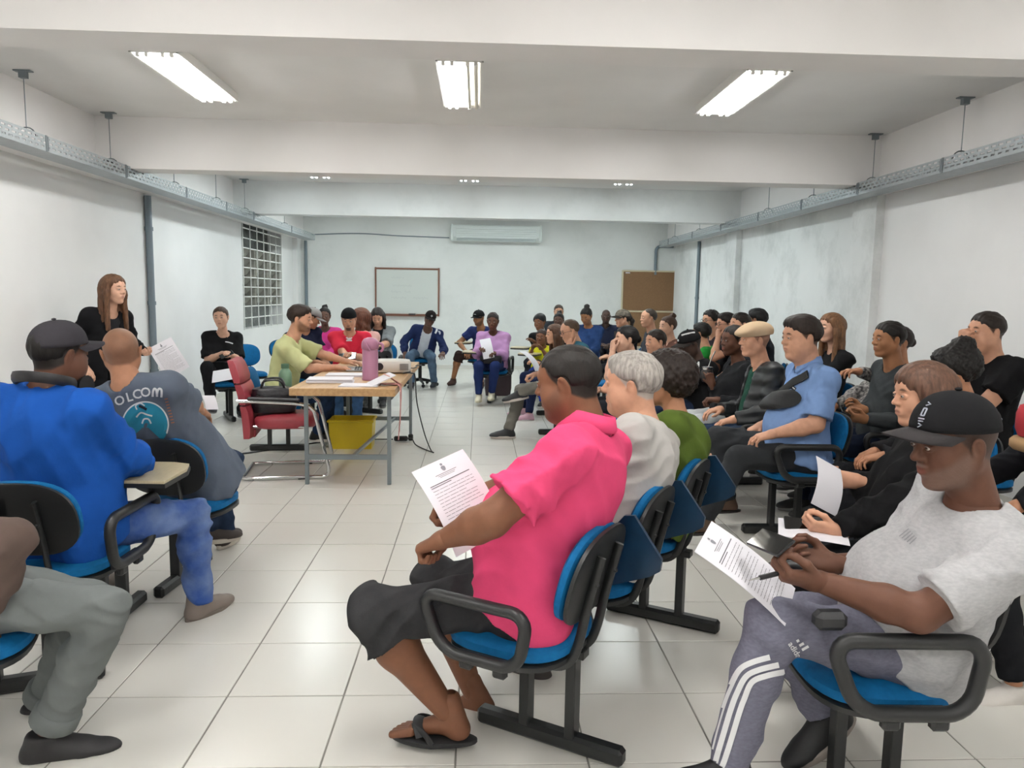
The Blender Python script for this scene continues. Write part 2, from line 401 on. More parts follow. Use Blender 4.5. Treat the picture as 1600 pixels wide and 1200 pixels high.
# air conditioner
ac = thing('air_conditioner', 'wide white split air conditioner hung on the back wall', 'air conditioner', (.33, Y1-.003, 2.68))
prof = [(0, .17), (.24, .17), (.26, .15), (.24, -.06), (.16, -.14), (0, -.14)]
V = [(x, -d, z) for x in (-.86, .86) for d, z in prof]; n = len(prof)
M_AC = mat('ac_white', 'dfe6e4', .35)
MB().add(V, [tuple(range(n))[::-1], tuple(range(n, 2*n))]+[(i, (i+1) % n, n+(i+1) % n, n+i) for i in range(n)]).obj('casing', M_AC, ac)
for sx in (-1, 1): MB().box((sx*.87, -.139, .02), (.05, .27, .33), ch=.02).obj('end_cap', M_AC, ac)
for k in range(5): MB().box((0, -.262+.004*k, .1-.042*k), (1.58, .012, .03), roty(0), ch=.003).obj('louvre', M_AC, ac)
MB().box((0, -.21, -.1), (1.55, .008, .1), rotx(-.8)).obj('air_flap', mat('ac_grey', 'c2cac9', .4), ac)

# whiteboard
wb = thing('whiteboard', 'whiteboard with brown wooden frame and faint handwriting on the back wall', 'whiteboard', (-1.43, Y1, 1.53))
M_BROWN = mat('brown_frame', '7a5140', .5)
MB().box((0, -.01, 0), (1.26, .016, .92)).obj('board', mat('whiteboard_face', 'd5dad6', .25), wb)
for sx in (-1, 1): MB().box((sx*.625, -.018, 0), (.032, .03, .96), ch=.004).obj('frame_side', M_BROWN, wb)
for sz in (-1, 1): MB().box((0, -.018, sz*.455), (1.22, .028, .035), ch=.004).obj('frame_rail', M_BROWN, wb)
MB().box((-.02, -.05, -.475), (1.15, .07, .02), ch=.004).obj('pen_tray', M_BROWN, wb)
tag(MB().box((-1.33, Y1-.06, 1.085), (.14, .05, .035), ch=.008).obj('board_eraser', plastic('3a3130'), org=(-1.33, Y1-.06, 1.08)), 'dark board eraser on the whiteboard tray', 'eraser')
sc_ = MB()
for (x0, z, wdt) in ((-.32, .28, .26), (-.3, .12, .4), (-.32, -.0, .2), (-.05, .0, .12), (-.32, -.12, .3), (.12, -.12, .3)):
    pts = []; x = x0; k = 0
    while x < x0+wdt: pts.append((x, -.0185, z+.018*math.sin(k*2.1)+.012*math.sin(k*1.3+z*9))); x += .014; k += 1
    sc_.tube(pts, .0022, 4)
sc_.obj('handwriting', mat('marker_faint', 'a9aeb0', .8), wb)
# corkboard
cb = thing('corkboard', 'brown corkboard with cream frame standing against the back wall on the right', 'corkboard', (3.6, Y1, 1.35))
M_CORK = mat('cork', '8a6a4c', .95, noise=(55, .3, '6d5138'), bump=(90, .5, .003)); M_CREAM = mat('cream_frame', 'd2c7ab', .5)
MB().box((0, -.03, .27), (1.4, .03, .78)).obj('panel', M_CORK, cb); MB().box((0, -.03, -.5), (1.4, .03, .7)).obj('panel', M_CORK, cb)
for sx in (-1, 1): MB().box((sx*.71, -.035, -.1), (.03, .045, 1.56), ch=.004).obj('frame_side', M_CREAM, cb)
for z in (.67, -.14, -.87): MB().box((0, -.035, z), (1.4, .045, .03), ch=.004).obj('frame_rail', M_CREAM, cb)
MB().box((-.61, -.047, .63), (.09, .004, .02)).obj('name_plate', PAPER(), cb)
# ------------------------------------------------------------------ seats
def U(o): o.location = (0, 0, 0); return o
SEAT_Z = .45
_sm = {}
def seat_parts():
    if _sm: return _sm
    def me(mb, m, sm=True):
        o = mb.obj('x', m, None, sm); d = o.data; bpy.data.objects.remove(o); return d
    _sm['seat_cushion'] = me(MB().pad(.42, .43, .05, 3.0, c=(0, 0, SEAT_Z-.03), puff=.012), BLUE(), 50)
    _sm['seat_shell'] = me(MB().pad(.41, .44, .03, 3.0, c=(0, 0, SEAT_Z-.066), puff=-.01).box((.05, .06, SEAT_Z-.1), (.1, .06, .03), ch=.006).box((.05, -.1, SEAT_Z-.1), (.1, .06, .03), ch=.006), PLAST(), 50)
    Rb = roty(math.radians(90-14))                      # backrest: its pad faces forward and leans back
    Rb = roty(math.radians(-14)) @ np.array([[0, 0, 1], [1, 0, 0], [0, 1, 0]], float)
    _sm['back_cushion'] = me(MB().pad(.4, .29, .035, 2.6, Rb, (-.225, 0, .655), puff=.012), BLUE(), 50)
    _sm['back_shell'] = me(MB().pad(.41, .3, .022, 2.6, Rb, (-.255, 0, .65), puff=-.012), PLAST(), 50)
    for s in (-1, 1):
        y = s*.075
        m = MB().tube(smooth_path([(.02, y, SEAT_Z-.095), (-.14, y, SEAT_Z-.1), (-.205, y, SEAT_Z-.07), (-.235, y, SEAT_Z), (-.262, y, .58), (-.3, y, .73)], 5), .016, 8, flat=(1.0, .5, (0, 1, 0)))
        m.sph((-.29, y, .64), .008, 8, 4)
        _sm['strap%d' % s] = me(m, STEEL())
    for s in (-1, 1):
        P = [(x+.02, s*.27, z+.525) for x, z in rrect(.36, .2, .065, 6)]
        P = [(x+(.05*(z-.535)/.12 if x > 0.02 else -.02*(z-.535)/.12), y, z) for x, y, z in P]
        m = MB().tube(P, .021, 10, True).box((0, s*.25, .415), (.2, .05, .03), ch=.008)
        m.box((.06, s*.26, .4), (.05, .03, .05), ch=.008).box((-.07, s*.26, .4), (.05, .03, .05), ch=.008)
        _sm['arm_loop%d' % s] = me(m, PLAST(), 60)
    out = [(-.02, -.13), (.2, -.13), (.30, -.1), (.33, -.02), (.33, .1), (.28, .15), (-.02, .15)]
    _sm['tablet_top'] = me(MB().prism(out, .7, .712), mat('cream_laminate', 'cdbf9f', .35, noise=(30, .12), stretch=(1, 6, 1)), False)
    _sm['tablet_edge'] = me(MB().prism([(x*1.02-.003, y*1.04) for x, y in out], .682, .7), PLAST(), False)
    hang = [(-.235, .77), (-.27, .775), (-.37, .64), (-.365, .6), (-.33, .575), (-.2, .52), (-.11, .52), (-.1, .6)]
    _sm['folded_tablet'] = me(MB().prism(hang, -.008, .008, rotx(math.pi/2)), mat('navy_laminate', '12334f', .3, noise=(20, .15)), False)
    return _sm
def put(name, me, parent, M=None):
    o = link(name, me, parent)
    if M is not None: o.matrix_local = M
    return o
def seat_at(parent, M, arms=(), tablet=None, folded=False, small=False):
    S = seat_parts()
    put('seat_shell', S['seat_shell'], parent, M); put('seat_cushion', S['seat_cushion'], parent, M)
    put('backrest', S['back_shell'], parent, M); put('back_cushion', S['back_cushion'], parent, M)
    for s in (-1, 1): put('strap', S['strap%d' % s], parent, M)
    for s in arms: put('arm_loop', S['arm_loop%d' % s], parent, M @ Matrix.Translation((0, 0, .05)) @ Matrix.Diagonal((.9, 1, .86, 1)) if small else M)
    if tablet:
        T = M @ Matrix.Translation((.08, tablet*.25, .01))
        e = put('tablet_edge', S['tablet_edge'], parent, T); put('tablet_top', S['tablet_top'], parent, T)
    if folded:
        T = M @ Matrix.Translation((-.02, -.245, 0))
        put('folded_tablet', S['folded_tablet'], parent, T)
def bench(label, seats, face, stands, cat='bench seat', arms={}, tablets={}, folded=(), group=None, name='auditorium_bench', small=False):
    a = math.radians(face); f = np.array([math.cos(a), math.sin(a)])
    P = [np.array(p, float) for p in seats]; c = np.mean(P, axis=0)
    t = thing(name, label, cat, (c[0], c[1], 0), 0, group)
    lat = np.array([-f[1], f[0]])
    for i, p in enumerate(P):
        M = Matrix.Translation((p[0]-c[0], p[1]-c[1], 0)) @ Matrix.Rotation(a, 4, 'Z')
        seat_at(t, M, arms.get(i, ()), tablets.get(i), i in folded, small)
    ys = [(p-c)@lat for p in P]+[(np.array(s)-c)@lat for s in stands]
    R = rotz(a)
    MB().box((-.01, (min(ys)+max(ys))/2, .352), (.06, max(ys)-min(ys)+.12, .06), ch=.004).obj('beam', STEEL(), t).rotation_euler = (0, 0, a)
    for s in stands:
        y = (np.array(s)-c)@lat; x0 = (np.array(s)-c)@f
        for dx in (-.085, .085): MB().box((x0+dx, y, .2), (.035, .05, .33), ch=.003).obj('leg', STEEL(), t).rotation_euler = (0, 0, a)
        MB().box((x0, y, .03), (.54, .055, .058), ch=.012).obj('floor_bar', STEEL(), t).rotation_euler = (0, 0, a)
        MB().box((x0-.005, y, .345), (.25, .05, .03), ch=.003).obj('top_bracket', STEEL(), t).rotation_euler = (0, 0, a)
    return t
def line(p, d, ts): p = np.array(p, float); d = np.array(d, float); return [tuple(p+d*x) for x in ts]
RA = 149; fa = np.array([math.cos(math.radians(RA)), math.sin(math.radians(RA))]); ra = np.array([fa[1], -fa[0]])
bench('front bench of three blue seats carrying the man in the pink polo', line(np.array((.25, 2.39))+fa*.07-ra*.07, ra, (.0, .56, 1.12)), RA, [(.25, 2.38), (.865, 3.33)], arms={0: (1,)}, folded=(0, 1, 2), small=True)
bench('blue bench seat with black arm loops under the man in the black cap', [(1.165, 2.08), (1.6, 2.82)], 178, [(1.19, 2.1), (1.63, 2.92)], arms={0: (1, -1), 1: (1,)})
bench('blue bench under the man in the light blue polo, its row running back', [(2.0, 4.6), (2.03, 5.3), (2.06, 5.95)], 180, [(1.98, 4.64), (2.05, 5.9)], arms={0: (1,), 1: (1,)})
bench('blue bench behind the light blue polo, carrying the man in the dark grey sweater', [(2.77, 5.03), (2.85, 5.6), (2.9, 6.3)], 180, [(2.79, 5.05), (2.88, 6.2)], arms={0: (1,)})
bench('dark-framed seat under the woman with the curly black bun', [(2.5, 3.98)], 175, [(2.5, 3.98)])
bench('blue seat under the man in the black T-shirt by the right wall', [(3.05, 4.45)], 180, [(3.05, 4.45)])
bench('dark bench seat at the right edge behind the man in the black cap', [(2.3, 2.95)], 180, [(2.3, 2.95)])
bench('seat row with a cream writing tablet under the man in the blue sweatshirt', [(-2.2, 3.02), (-1.66, 3.02)], 88, [(-1.62, 3.3)], arms={1: (-1,)}, tablets={1: -1})
bench('seat with black oval backrest under the man in the grey printed T-shirt', [(-1.48, 3.87)], 84, [(-1.52, 3.86)])
bench('blue seat cut by the left edge under the man in grey trousers', [(-1.6, 2.3)], 20, [(-1.69, 2.75)])
E_ = 'empty blue chair behind the man in the lime T-shirt, nearest the window'
bench(E_, [(-2.98, 9.9)], -60, [(-2.98, 9.9)], 'chair', name='auditorium_chair')
bench('blue chair under the bearded man in the lime T-shirt', [(-1.88, 7.12)], 4, [(-1.88, 7.12)], 'chair', name='auditorium_chair')
bench('blue chair half hidden between the window and the man in navy', [(-2.75, 11.0)], -60, [(-2.75, 11.0)], 'chair', name='auditorium_chair')
bench('blue chair with its back to the camera before the woman in denim', [(1.5, 9.3)], 150, [(1.5, 9.3)], 'chair', name='auditorium_chair')
bench('chair under the seated woman in the black T-shirt by the left wall', [(-2.92, 8.9)], -62, [(-2.92, 8.9)], 'chair', name='auditorium_chair')
bench('writing chair under the woman in the lilac hoodie', [(.2, 10.6)], -100, [(.2, 10.6)], 'chair', arms={0: (1,)}, tablets={0: -1}, name='auditorium_chair')
bench('writing chair under the man in the navy T-shirt and shorts', [(.05, 12.6)], -105, [(.05, 12.6)], 'chair', tablets={0: -1}, name='auditorium_chair')
bench('writing chair under the woman in the black head wrap', [(.95, 11.5)], -112, [(.95, 11.5)], 'chair', tablets={0: -1}, name='auditorium_chair')
bench('writing chair under the child in yellow', [(1.0, 10.3)], -112, [(1.0, 10.3)], 'chair', tablets={0: -1}, name='auditorium_chair')
bench('chair under the man with glasses and crossed grey legs', [(.93, 8.05)], 182, [(.93, 8.05)], 'chair', name='auditorium_chair')
bench('chair under the woman in the open grey shirt below the whiteboard', [(-1.35, 10.5)], -88, [(-1.35, 10.5)], 'chair', arms={0: (1,)}, name='auditorium_chair')

# office swivel chair under the man in the blue jacket
t = thing('swivel_chair', 'blue swivel chair with black star base under the man in the blue jacket', 'chair', (-.95, 12.3, 0), math.radians(-92))
S = seat_parts()
put('seat_shell', S['seat_shell'], t); put('seat_cushion', S['seat_cushion'], t); put('backrest', S['back_shell'], t); put('back_cushion', S['back_cushion'], t)
MB().tube([(0, 0, .09), (0, 0, .4)], .03, 10).obj('column', STEEL(), t, True)
for k in range(5):
    a = 2*math.pi*k/5+.3
    MB().tube([(0, 0, .11), (.28*math.cos(a), .28*math.sin(a), .07)], [.03, .018], 8).obj('base_arm', PLAST(), t, True)
    MB().sph((.28*math.cos(a), .28*math.sin(a), .031), .03, 10, 6).obj('castor', PLAST(), t, True)

# red cantilever armchair
M_RED = mat('red_leather', '9a3540', .45, noise=(8, .15), bump=(120, .2, .002))
rc_ = thing('cantilever_armchair', 'red leather armchair with chrome cantilever frame beside the table', 'armchair', (-1.6, 6.25, 0), math.radians(8))
MB().pad(.5, .5, .085, 4, c=(0.02, 0, .445), puff=.025).obj('seat', M_RED, rc_, 50)
def redback(u, v):
    x = -.26-.12*u+.03*math.sin(u*3); z = .33+.62*u; w = .25-.06*max(0, u-.75)*3*max(0, u-.75)*4
    return x, (v-.5)*2*w, z
for k, (ua, ub) in enumerate(((0.0, .42), (.44, .7), (.72, 1.0))):
    m = MB(); nu, nv = 6, 6
    fr = lambda u, v: (redback(ua+(ub-ua)*u, v)[0]+.045-.02*((2*v-1)**4)-.012*((2*u-1)**4), redback(ua+(ub-ua)*u, v)[1], redback(ua+(ub-ua)*u, v)[2])
    bk = lambda u, v: (redback(ua+(ub-ua)*u, v)[0]-.03, redback(ua+(ub-ua)*u, v)[1], redback(ua+(ub-ua)*u, v)[2])
    m.quadgrid(fr, nu, nv); m.quadgrid(bk, nu, nv)
    o1, o2 = 0, (nu+1)*(nv+1)
    ring = [i*(nv+1) for i in range(nu+1)]+[nu*(nv+1)+j for j in range(1, nv+1)]+[i*(nv+1)+nv for i in range(nu-1, -1, -1)]+[j for j in range(nv-1, 0, -1)]
    m.add([], []); 
    for a_, b_ in zip(ring, ring[1:]+ring[:1]): m.f.append((a_, b_, o2+b_, o2+a_)); m.m.append(0)
    m.obj('back_panel', M_RED, rc_, 50)
MB().box((-.24, 0, .36), (.06, .3, .07), ch=.01).obj('back_bracket', M_RED, rc_)
for s in (-1, 1):
    y = s*.28
    P = smooth_path([(-.33, y, .64), (-.1, y, .63), (.16, y, .61), (.24, y, .57), (.27, y, .5), (.34, y, .2), (.365, y, .06), (.33, y, .02), (.2, y, .018), (-.2, y, .018), (-.3, y*.96, .018)], 6)
    MB().tube(P, .015, 10).obj('frame_tube', CHROME(), rc_, True)
    MB().box((-.05, y, .652), (.4, .05, .022), roty(.04), ch=.008).obj('arm_pad', mat('arm_pad_black', '26262a', .5), rc_)
    MB().tube([(.24, y, .42), (.05, y*.7, .42), (-.22, y*.7, .42)], .01, 8).obj('seat_bearer', CHROME(), rc_, True)
    MB().box((.16, y, .008), (.07, .03, .014), ch=.004).obj('foot_glide', PLAST(), rc_)
MB().tube([(-.3, -.27, .018), (-.3, .27, .018)], .015, 10).obj('rear_tube', CHROME(), rc_, True)
# handbag and green bottle on it
hb = thing('handbag', 'black leather handbag lying on the red armchair', 'handbag', (-1.67, 6.2, .515), .2)
m = MB().pad(.36, .2, .19, 3.2, c=(0, 0, .1), puff=.02); m.obj('bag_body', mat('black_leather', '15131a', .38, bump=(30, .5, .01)), hb, 60)
for s in (-1, 1): MB().tube(smooth_path([(-.1, s*.05, .18), (-.07, s*.07, .26), (.05, s*.08, .265), (.09, s*.05, .18)]), .009, 6).obj('handle', mat('black_leather', '15131a'), hb, True)
MB().box((0, -.09, .15), (.26, .006, .012)).obj('zip', CHROME(), hb)
gb = thing('water_bottle', 'translucent green water bottle standing between armchair and lime T-shirt', 'bottle', (-1.66, 6.53, .68))
MB().lathe([(.0, 0), (.05, .002), (.055, .02), (.055, .12), (.04, .15), (.03, .16), (.03, .175)], n=18).obj('bottle_body', mat('green_plastic', '6f9178', .3), gb, 50)
MB().lathe([(.034, .165), (.034, .2), (.0, .205)], n=16).obj('cap', mat('green_cap', '55785f', .4), gb, 50)
MB().box((0, 0, -.012), (.12, .1, .022), ch=.004).obj('stand', mat('green_cap', '55785f', .4), gb)

# ------------------------------------------------------------------ table and what lies on it
TZ = .775
tb_ = thing('table', 'light wood table with grey steel frame in front of the speaker', 'table', (-1.0, 6.8, 0))
TO = (-1.0, 6.8, 0)
def tp(mb, name, m, sm=False): return U(mb.obj(name, m, tb_, sm, org=TO))
X0, X1, YA, YB = -1.43, -.63, 5.72, 8.05
M_WOOD = mat('table_wood', 'c9a376', .35, noise=(5, .5, 'a57c50'), stretch=(9, .8, 9), spec=.4)
tp(MB().box(((X0+X1)/2, (YA+YB)/2, TZ-.03), (X1-X0, YB-YA, .06), ch=.004), 'table_top', M_WOOD)
for x in (X0+.1, X1-.06):
    for y in (YA+.12, YB-.35): tp(MB().box((x, y, (TZ-.06)/2), (.03, .03, TZ-.062), ch=.002), 'leg', GREY())
tp(MB().box(((X0+X1)/2+.02, YA+.12, .22), (X1-X0-.19, .025, .04)), 'lower_rail', GREY())
tp(MB().box(((X0+X1)/2+.02, YB-.35, .22), (X1-X0-.19, .025, .04)), 'lower_rail', GREY())
a = np.array([(X0+X1)/2+.02, YA+.12, .22]); c = np.array([X1-.06, YB-.35, .22])
tp(MB().tube([a+(.03, 0, 0), c-(.16, .0, 0)], .016, 4), 'diagonal_brace', GREY())
tp(MB().box((X1-.06, (YA+YB)/2-.1, .68), (.025, 1.7, .035)), 'side_rail', GREY())
tp(MB().box((X0+.1, (YA+YB)/2-.1, .68), (.025, 1.7, .035)), 'side_rail', GREY())
def sheet_stack(name, label, c, size, rz, n, cat='papers', fan=.06):
    t = thing(name, label, cat, c, rz)
    for k in range(n):
        MB().box((random.uniform(-.01, .01), random.uniform(-.01, .01), .002+.0045*k), (size[0], size[1], .004), rotz(random.uniform(-fan, fan))).obj('sheet', PAPER(), t)
    return t
sheet_stack('paper_stack', 'stack of white papers at the near left corner of the table', (-1.2, 6.15, TZ), (.36, .24), .12, 7)
sheet_stack('paper_stack', 'thin pile of papers between laptop and near papers', (-1.15, 6.6, TZ), (.34, .22), .05, 4)
sheet_stack('paper_stack', 'flat white sheets at the middle of the near table edge', (-.93, 5.9, TZ), (.3, .2), .0, 2)
bk = thing('folder', 'open white folder propped at the right front corner of the table', 'folder', (-.74, 5.98, TZ), .35)
MB().box((-.03, 0, .045), (.2, .22, .008), roty(-.42)).obj('cover', PAPER(), bk); MB().box((.07, .02, .04), (.13, .2, .006), roty(.6)).obj('cover', mat('salmon_paper', 'dca092', .7), bk)
lan = thing('ribbon', 'salmon ribbon hanging over the right table edge', 'ribbon', (X1, 5.95, TZ))
M_SAL = mat('salmon_ribbon', 'd99a96', .8)
for k in range(3):
    P = smooth_path([(-.14+.02*k, -.02*k, .012), (-.04, -.02+.02*k, .014), (.012, -.03+.02*k, .0), (.02, -.03+.025*k, -.1), (.018-.01*k, -.04+.03*k, -.3-.07*k)], 5)
    MB().tube(P, .02, 6, flat=(.2, 1, (0, 1, 0))).obj('strand', M_SAL, lan, True)
th = thing('thermos', 'mauve pump thermos standing on the table', 'thermos', (-.9, 6.3, TZ))
M_MAUVE = mat('mauve_plastic', 'a5708a', .35)
MB().lathe([(0, 0), (.066, .0), (.07, .012), (.066, .02), (.066, .25), (.062, .255)], n=24).obj('flask_body', M_MAUVE, th, 50)
MB().lathe([(.063, .256), (.072, .265), (.072, .3), (.066, .325), (.05, .345), (.02, .356), (0, .358)], n=24).obj('lid', M_MAUVE, th, 50)
MB().tube(smooth_path([(.06, 0, .31), (.1, 0, .3), (.105, 0, .26), (.085, 0, .24)]), .012, 8).obj('spout', M_MAUVE, th, True)
MB().tube(arc((0, 0, .27), .082, -.3, math.pi+.3, 12, (0, 1, 0), (-.55, 0, .83)), .008, 8).obj('carry_handle', M_MAUVE, th, True)
pj = thing('projector', 'white projector with rounded case on the table behind the thermos', 'projector', (-.8, 6.95, TZ), .08)
MB().pad(.36, .28, .1, 6, c=(0, 0, .062), puff=.012).obj('case', mat('projector_white', 'd9d4cd', .4), pj, 50)
MB().tube([(-.1, -.135, .065), (-.1, -.15, .065)], .035, 16).obj('lens', plastic('2a2a2e', .15), pj, True)
for k in range(5): MB().box((.12, -.143, .04+.012*k), (.08, .006, .005)).obj('vent_slot', plastic('6a6764'), pj)
for sx in (-1, 1): MB().lathe([(.012, 0), (.012, .015)], (sx*.13, .1, 0), 10).obj('foot', PLAST(), pj)
lp = thing('laptop', 'grey laptop open on the table in front of the lime T-shirt', 'laptop', (-1.12, 7.12, TZ), math.radians(97))
MB().box((0, 0, .009), (.33, .23, .016), ch=.004).obj('base', plastic('8b8d90', .35), lp)
MB().box((0, -.117-.055, .105), (.33, .008, .22), rotx(.0), ch=.003).obj('screen', plastic('3b3d42', .3), lp)
kb = MB()
for i in range(11):
    for j in range(4): kb.box((-.14+.028*i, .01-.024*j+.02, .018), (.022, .019, .004))
kb.obj('keyboard', plastic('26282b', .5), lp)
cab = tag(MB().tube(smooth_path([(-.66, 7.0, TZ+.02), (-.62, 6.9, TZ+.012), (-.67, 6.75, TZ+.014), (-.6, 6.72, TZ+.02), (-.565, 6.75, TZ-.02), (-.56, 6.9, .5), (-.5, 7.0, .2), (-.45, 7.15, .012), (-.42, 7.02, .01), (-.6, 7.35, .01), (-.66, 7.45, .06), (-.75, 7.6, .02)], 6), .006, 6).obj('power_cable', plastic('17181a'), org=(-.6, 7, 0)), 'black cable running from the projector over the table edge to the floor', 'cable')
tag(MB().tube(smooth_path([(-.66, 7.05, TZ+.05), (-.63, 7.2, TZ+.015), (-.6, 7.35, TZ+.012), (-.62, 7.5, TZ+.012), (-.57, 7.62, TZ+.006)], 6), .005, 6).obj('video_cable', plastic('17181a'), org=(-.6, 7.2, TZ)), 'black cable curling on the table top by the projector', 'cable')
pa = thing('power_adapter', 'black plug adapters on the floor under the table', 'adapter', (-.78, 7.6, 0), .1)
MB().box((0, 0, .03), (.14, .05, .05), ch=.012).obj('socket_block', PLAST(), pa); MB().box((.1, .01, .04), (.05, .045, .07), ch=.012).obj('plug', PLAST(), pa)
tag(MB().tube(smooth_path([(-.86, 7.6, .02), (-1.1, 7.65, .008), (-1.5, 7.55, .008), (-2.2, 6.9, .008), (-2.6, 7.0, .008), (-3.0, 7.1, .008), (-3.5, 7.15, .008)], 6), .007, 6).obj('extension_cord', plastic('1d1e1f'), org=(-1.8, 7, 0)), 'black extension cord running across the floor to the left wall', 'cable')
yb = thing('storage_bin', 'yellow rectangular plastic bin under the table', 'bin', (-1.22, 7.32, 0), .02)
M_YEL = mat('yellow_plastic', 'd0b61c', .4)
w, d, h_ = .42, .28, .285
b0 = [(sx*w/2*.93, sy*d/2*.9, .0) for sx, sy in ((-1, -1), (1, -1), (1, 1), (-1, 1))]; b1 = [(sx*w/2, sy*d/2, h_) for sx, sy in ((-1, -1), (1, -1), (1, 1), (-1, 1))]
i0 = [(x*.96, y*.95, z+.006) for x, y, z in b0]; i1 = [(x*.965, y*.95, z) for x, y, z in b1]
MB().add(b0+b1+i1+i0, [(3, 2, 1, 0)]+[(4*k+i, 4*k+(i+1) % 4, 4*k+4+(i+1) % 4, 4*k+4+i) for k in range(3) for i in range(4)]+[(12, 13, 14, 15)]).obj('bin_body', M_YEL, yb)
MB().tube([(x*1.02, y*1.03, z-.012) for x, y, z in b1], .014, 6, True).obj('rim', M_YEL, yb)

tag(MB().pad(.4, .2, .45, 4, c=(.3, 11.2, .23)).obj('rucksack', plastic('3a2c30', .8), None, 50, org=(.3, 11.2, 0)), 'dark rucksack on the floor behind the lilac hoodie woman', 'bag')
# ------------------------------------------------------------------ implicit surfaces, meshed as one continuous skin
f32 = np.float32
class Grid:
    def __init__(s, lo, hi, h):
        s.lo = np.array(lo, float); s.h = h; s.n = np.maximum(np.ceil((np.array(hi)-s.lo)/h).astype(int)+1, 4)
        s.ax = [(s.lo[i]+h*np.arange(s.n[i])).astype(f32) for i in range(3)]
    def new(s): return np.full(s.n, .5, f32)
    def sl(s, lo, hi):
        a = np.clip(np.floor((np.array(lo)-s.lo)/s.h).astype(int), 0, s.n); b = np.clip(np.ceil((np.array(hi)-s.lo)/s.h).astype(int)+1, 0, s.n)
        if (b <= a).any(): return None, None
        q = tuple(slice(i, j) for i, j in zip(a, b))
        return q, (s.ax[0][q[0]][:, None, None], s.ax[1][q[1]][None, :, None], s.ax[2][q[2]][None, None, :])
def smin(a, b, k):
    h = np.clip(.5+.5*(b-a)/k, 0, 1); return b+(a-b)*h-k*h*(1-h)
def _mix(f, q, d, k, sub):
    if sub: f[q] = -smin(-f[q], d, k)
    else: f[q] = smin(f[q], d, k)
def rc(g, f, a, b, ra, rb=None, k=.02, sub=False):
    rb = ra if rb is None else rb; a = np.asarray(a, float); b = np.asarray(b, float)
    m = max(ra, rb)+k+3*g.h; q, X = g.sl(np.minimum(a, b)-m, np.maximum(a, b)+m)
    if q is None: return
    ab = b-a; L2 = max(float(ab@ab), 1e-9)
    t = np.clip((X[0]-f32(a[0]))*f32(ab[0]/L2)+(X[1]-f32(a[1]))*f32(ab[1]/L2)+(X[2]-f32(a[2]))*f32(ab[2]/L2), 0, 1)
    d = np.sqrt((X[0]-f32(a[0])-t*f32(ab[0]))**2+(X[1]-f32(a[1])-t*f32(ab[1]))**2+(X[2]-f32(a[2])-t*f32(ab[2]))**2)-(f32(ra)+t*f32(rb-ra))
    _mix(f, q, d, k, sub)
def ell(g, f, c, r, R=None, k=.02, sub=False):
    c = np.asarray(c, float); r = np.asarray(r, float); m = r.max()+k+3*g.h
    q, X = g.sl(c-m, c+m)
    if q is None: return
    D = [X[i]-f32(c[i]) for i in range(3)]
    if R is None: Lc = D
    else: Lc = [D[0]*f32(R[0, i])+D[1]*f32(R[1, i])+D[2]*f32(R[2, i]) for i in range(3)]
    k0 = np.sqrt((Lc[0]/f32(r[0]))**2+(Lc[1]/f32(r[1]))**2+(Lc[2]/f32(r[2]))**2)
    k1 = np.sqrt((Lc[0]/f32(r[0]**2))**2+(Lc[1]/f32(r[1]**2))**2+(Lc[2]/f32(r[2]**2))**2)+f32(1e-6)
    _mix(f, q, k0*(k0-1)/k1, k, sub)
def half(g, p, n):                                              # signed distance to a plane, positive on n's side
    n = np.asarray(n, float)/np.linalg.norm(n)
    return (g.ax[0]*f32(n[0]))[:, None, None]+(g.ax[1]*f32(n[1]))[None, :, None]+(g.ax[2]*f32(n[2])-f32(n@np.asarray(p)))[None, None, :]
_E = [((0, 0, 0), (1, 0, 0)), ((0, 1, 0), (1, 1, 0)), ((0, 0, 1), (1, 0, 1)), ((0, 1, 1), (1, 1, 1)), ((0, 0, 0), (0, 1, 0)), ((1, 0, 0), (1, 1, 0)), ((0, 0, 1), (0, 1, 1)), ((1, 0, 1), (1, 1, 1)), ((0, 0, 0), (0, 0, 1)), ((1, 0, 0), (1, 0, 1)), ((0, 1, 0), (0, 1, 1)), ((1, 1, 0), (1, 1, 1))]
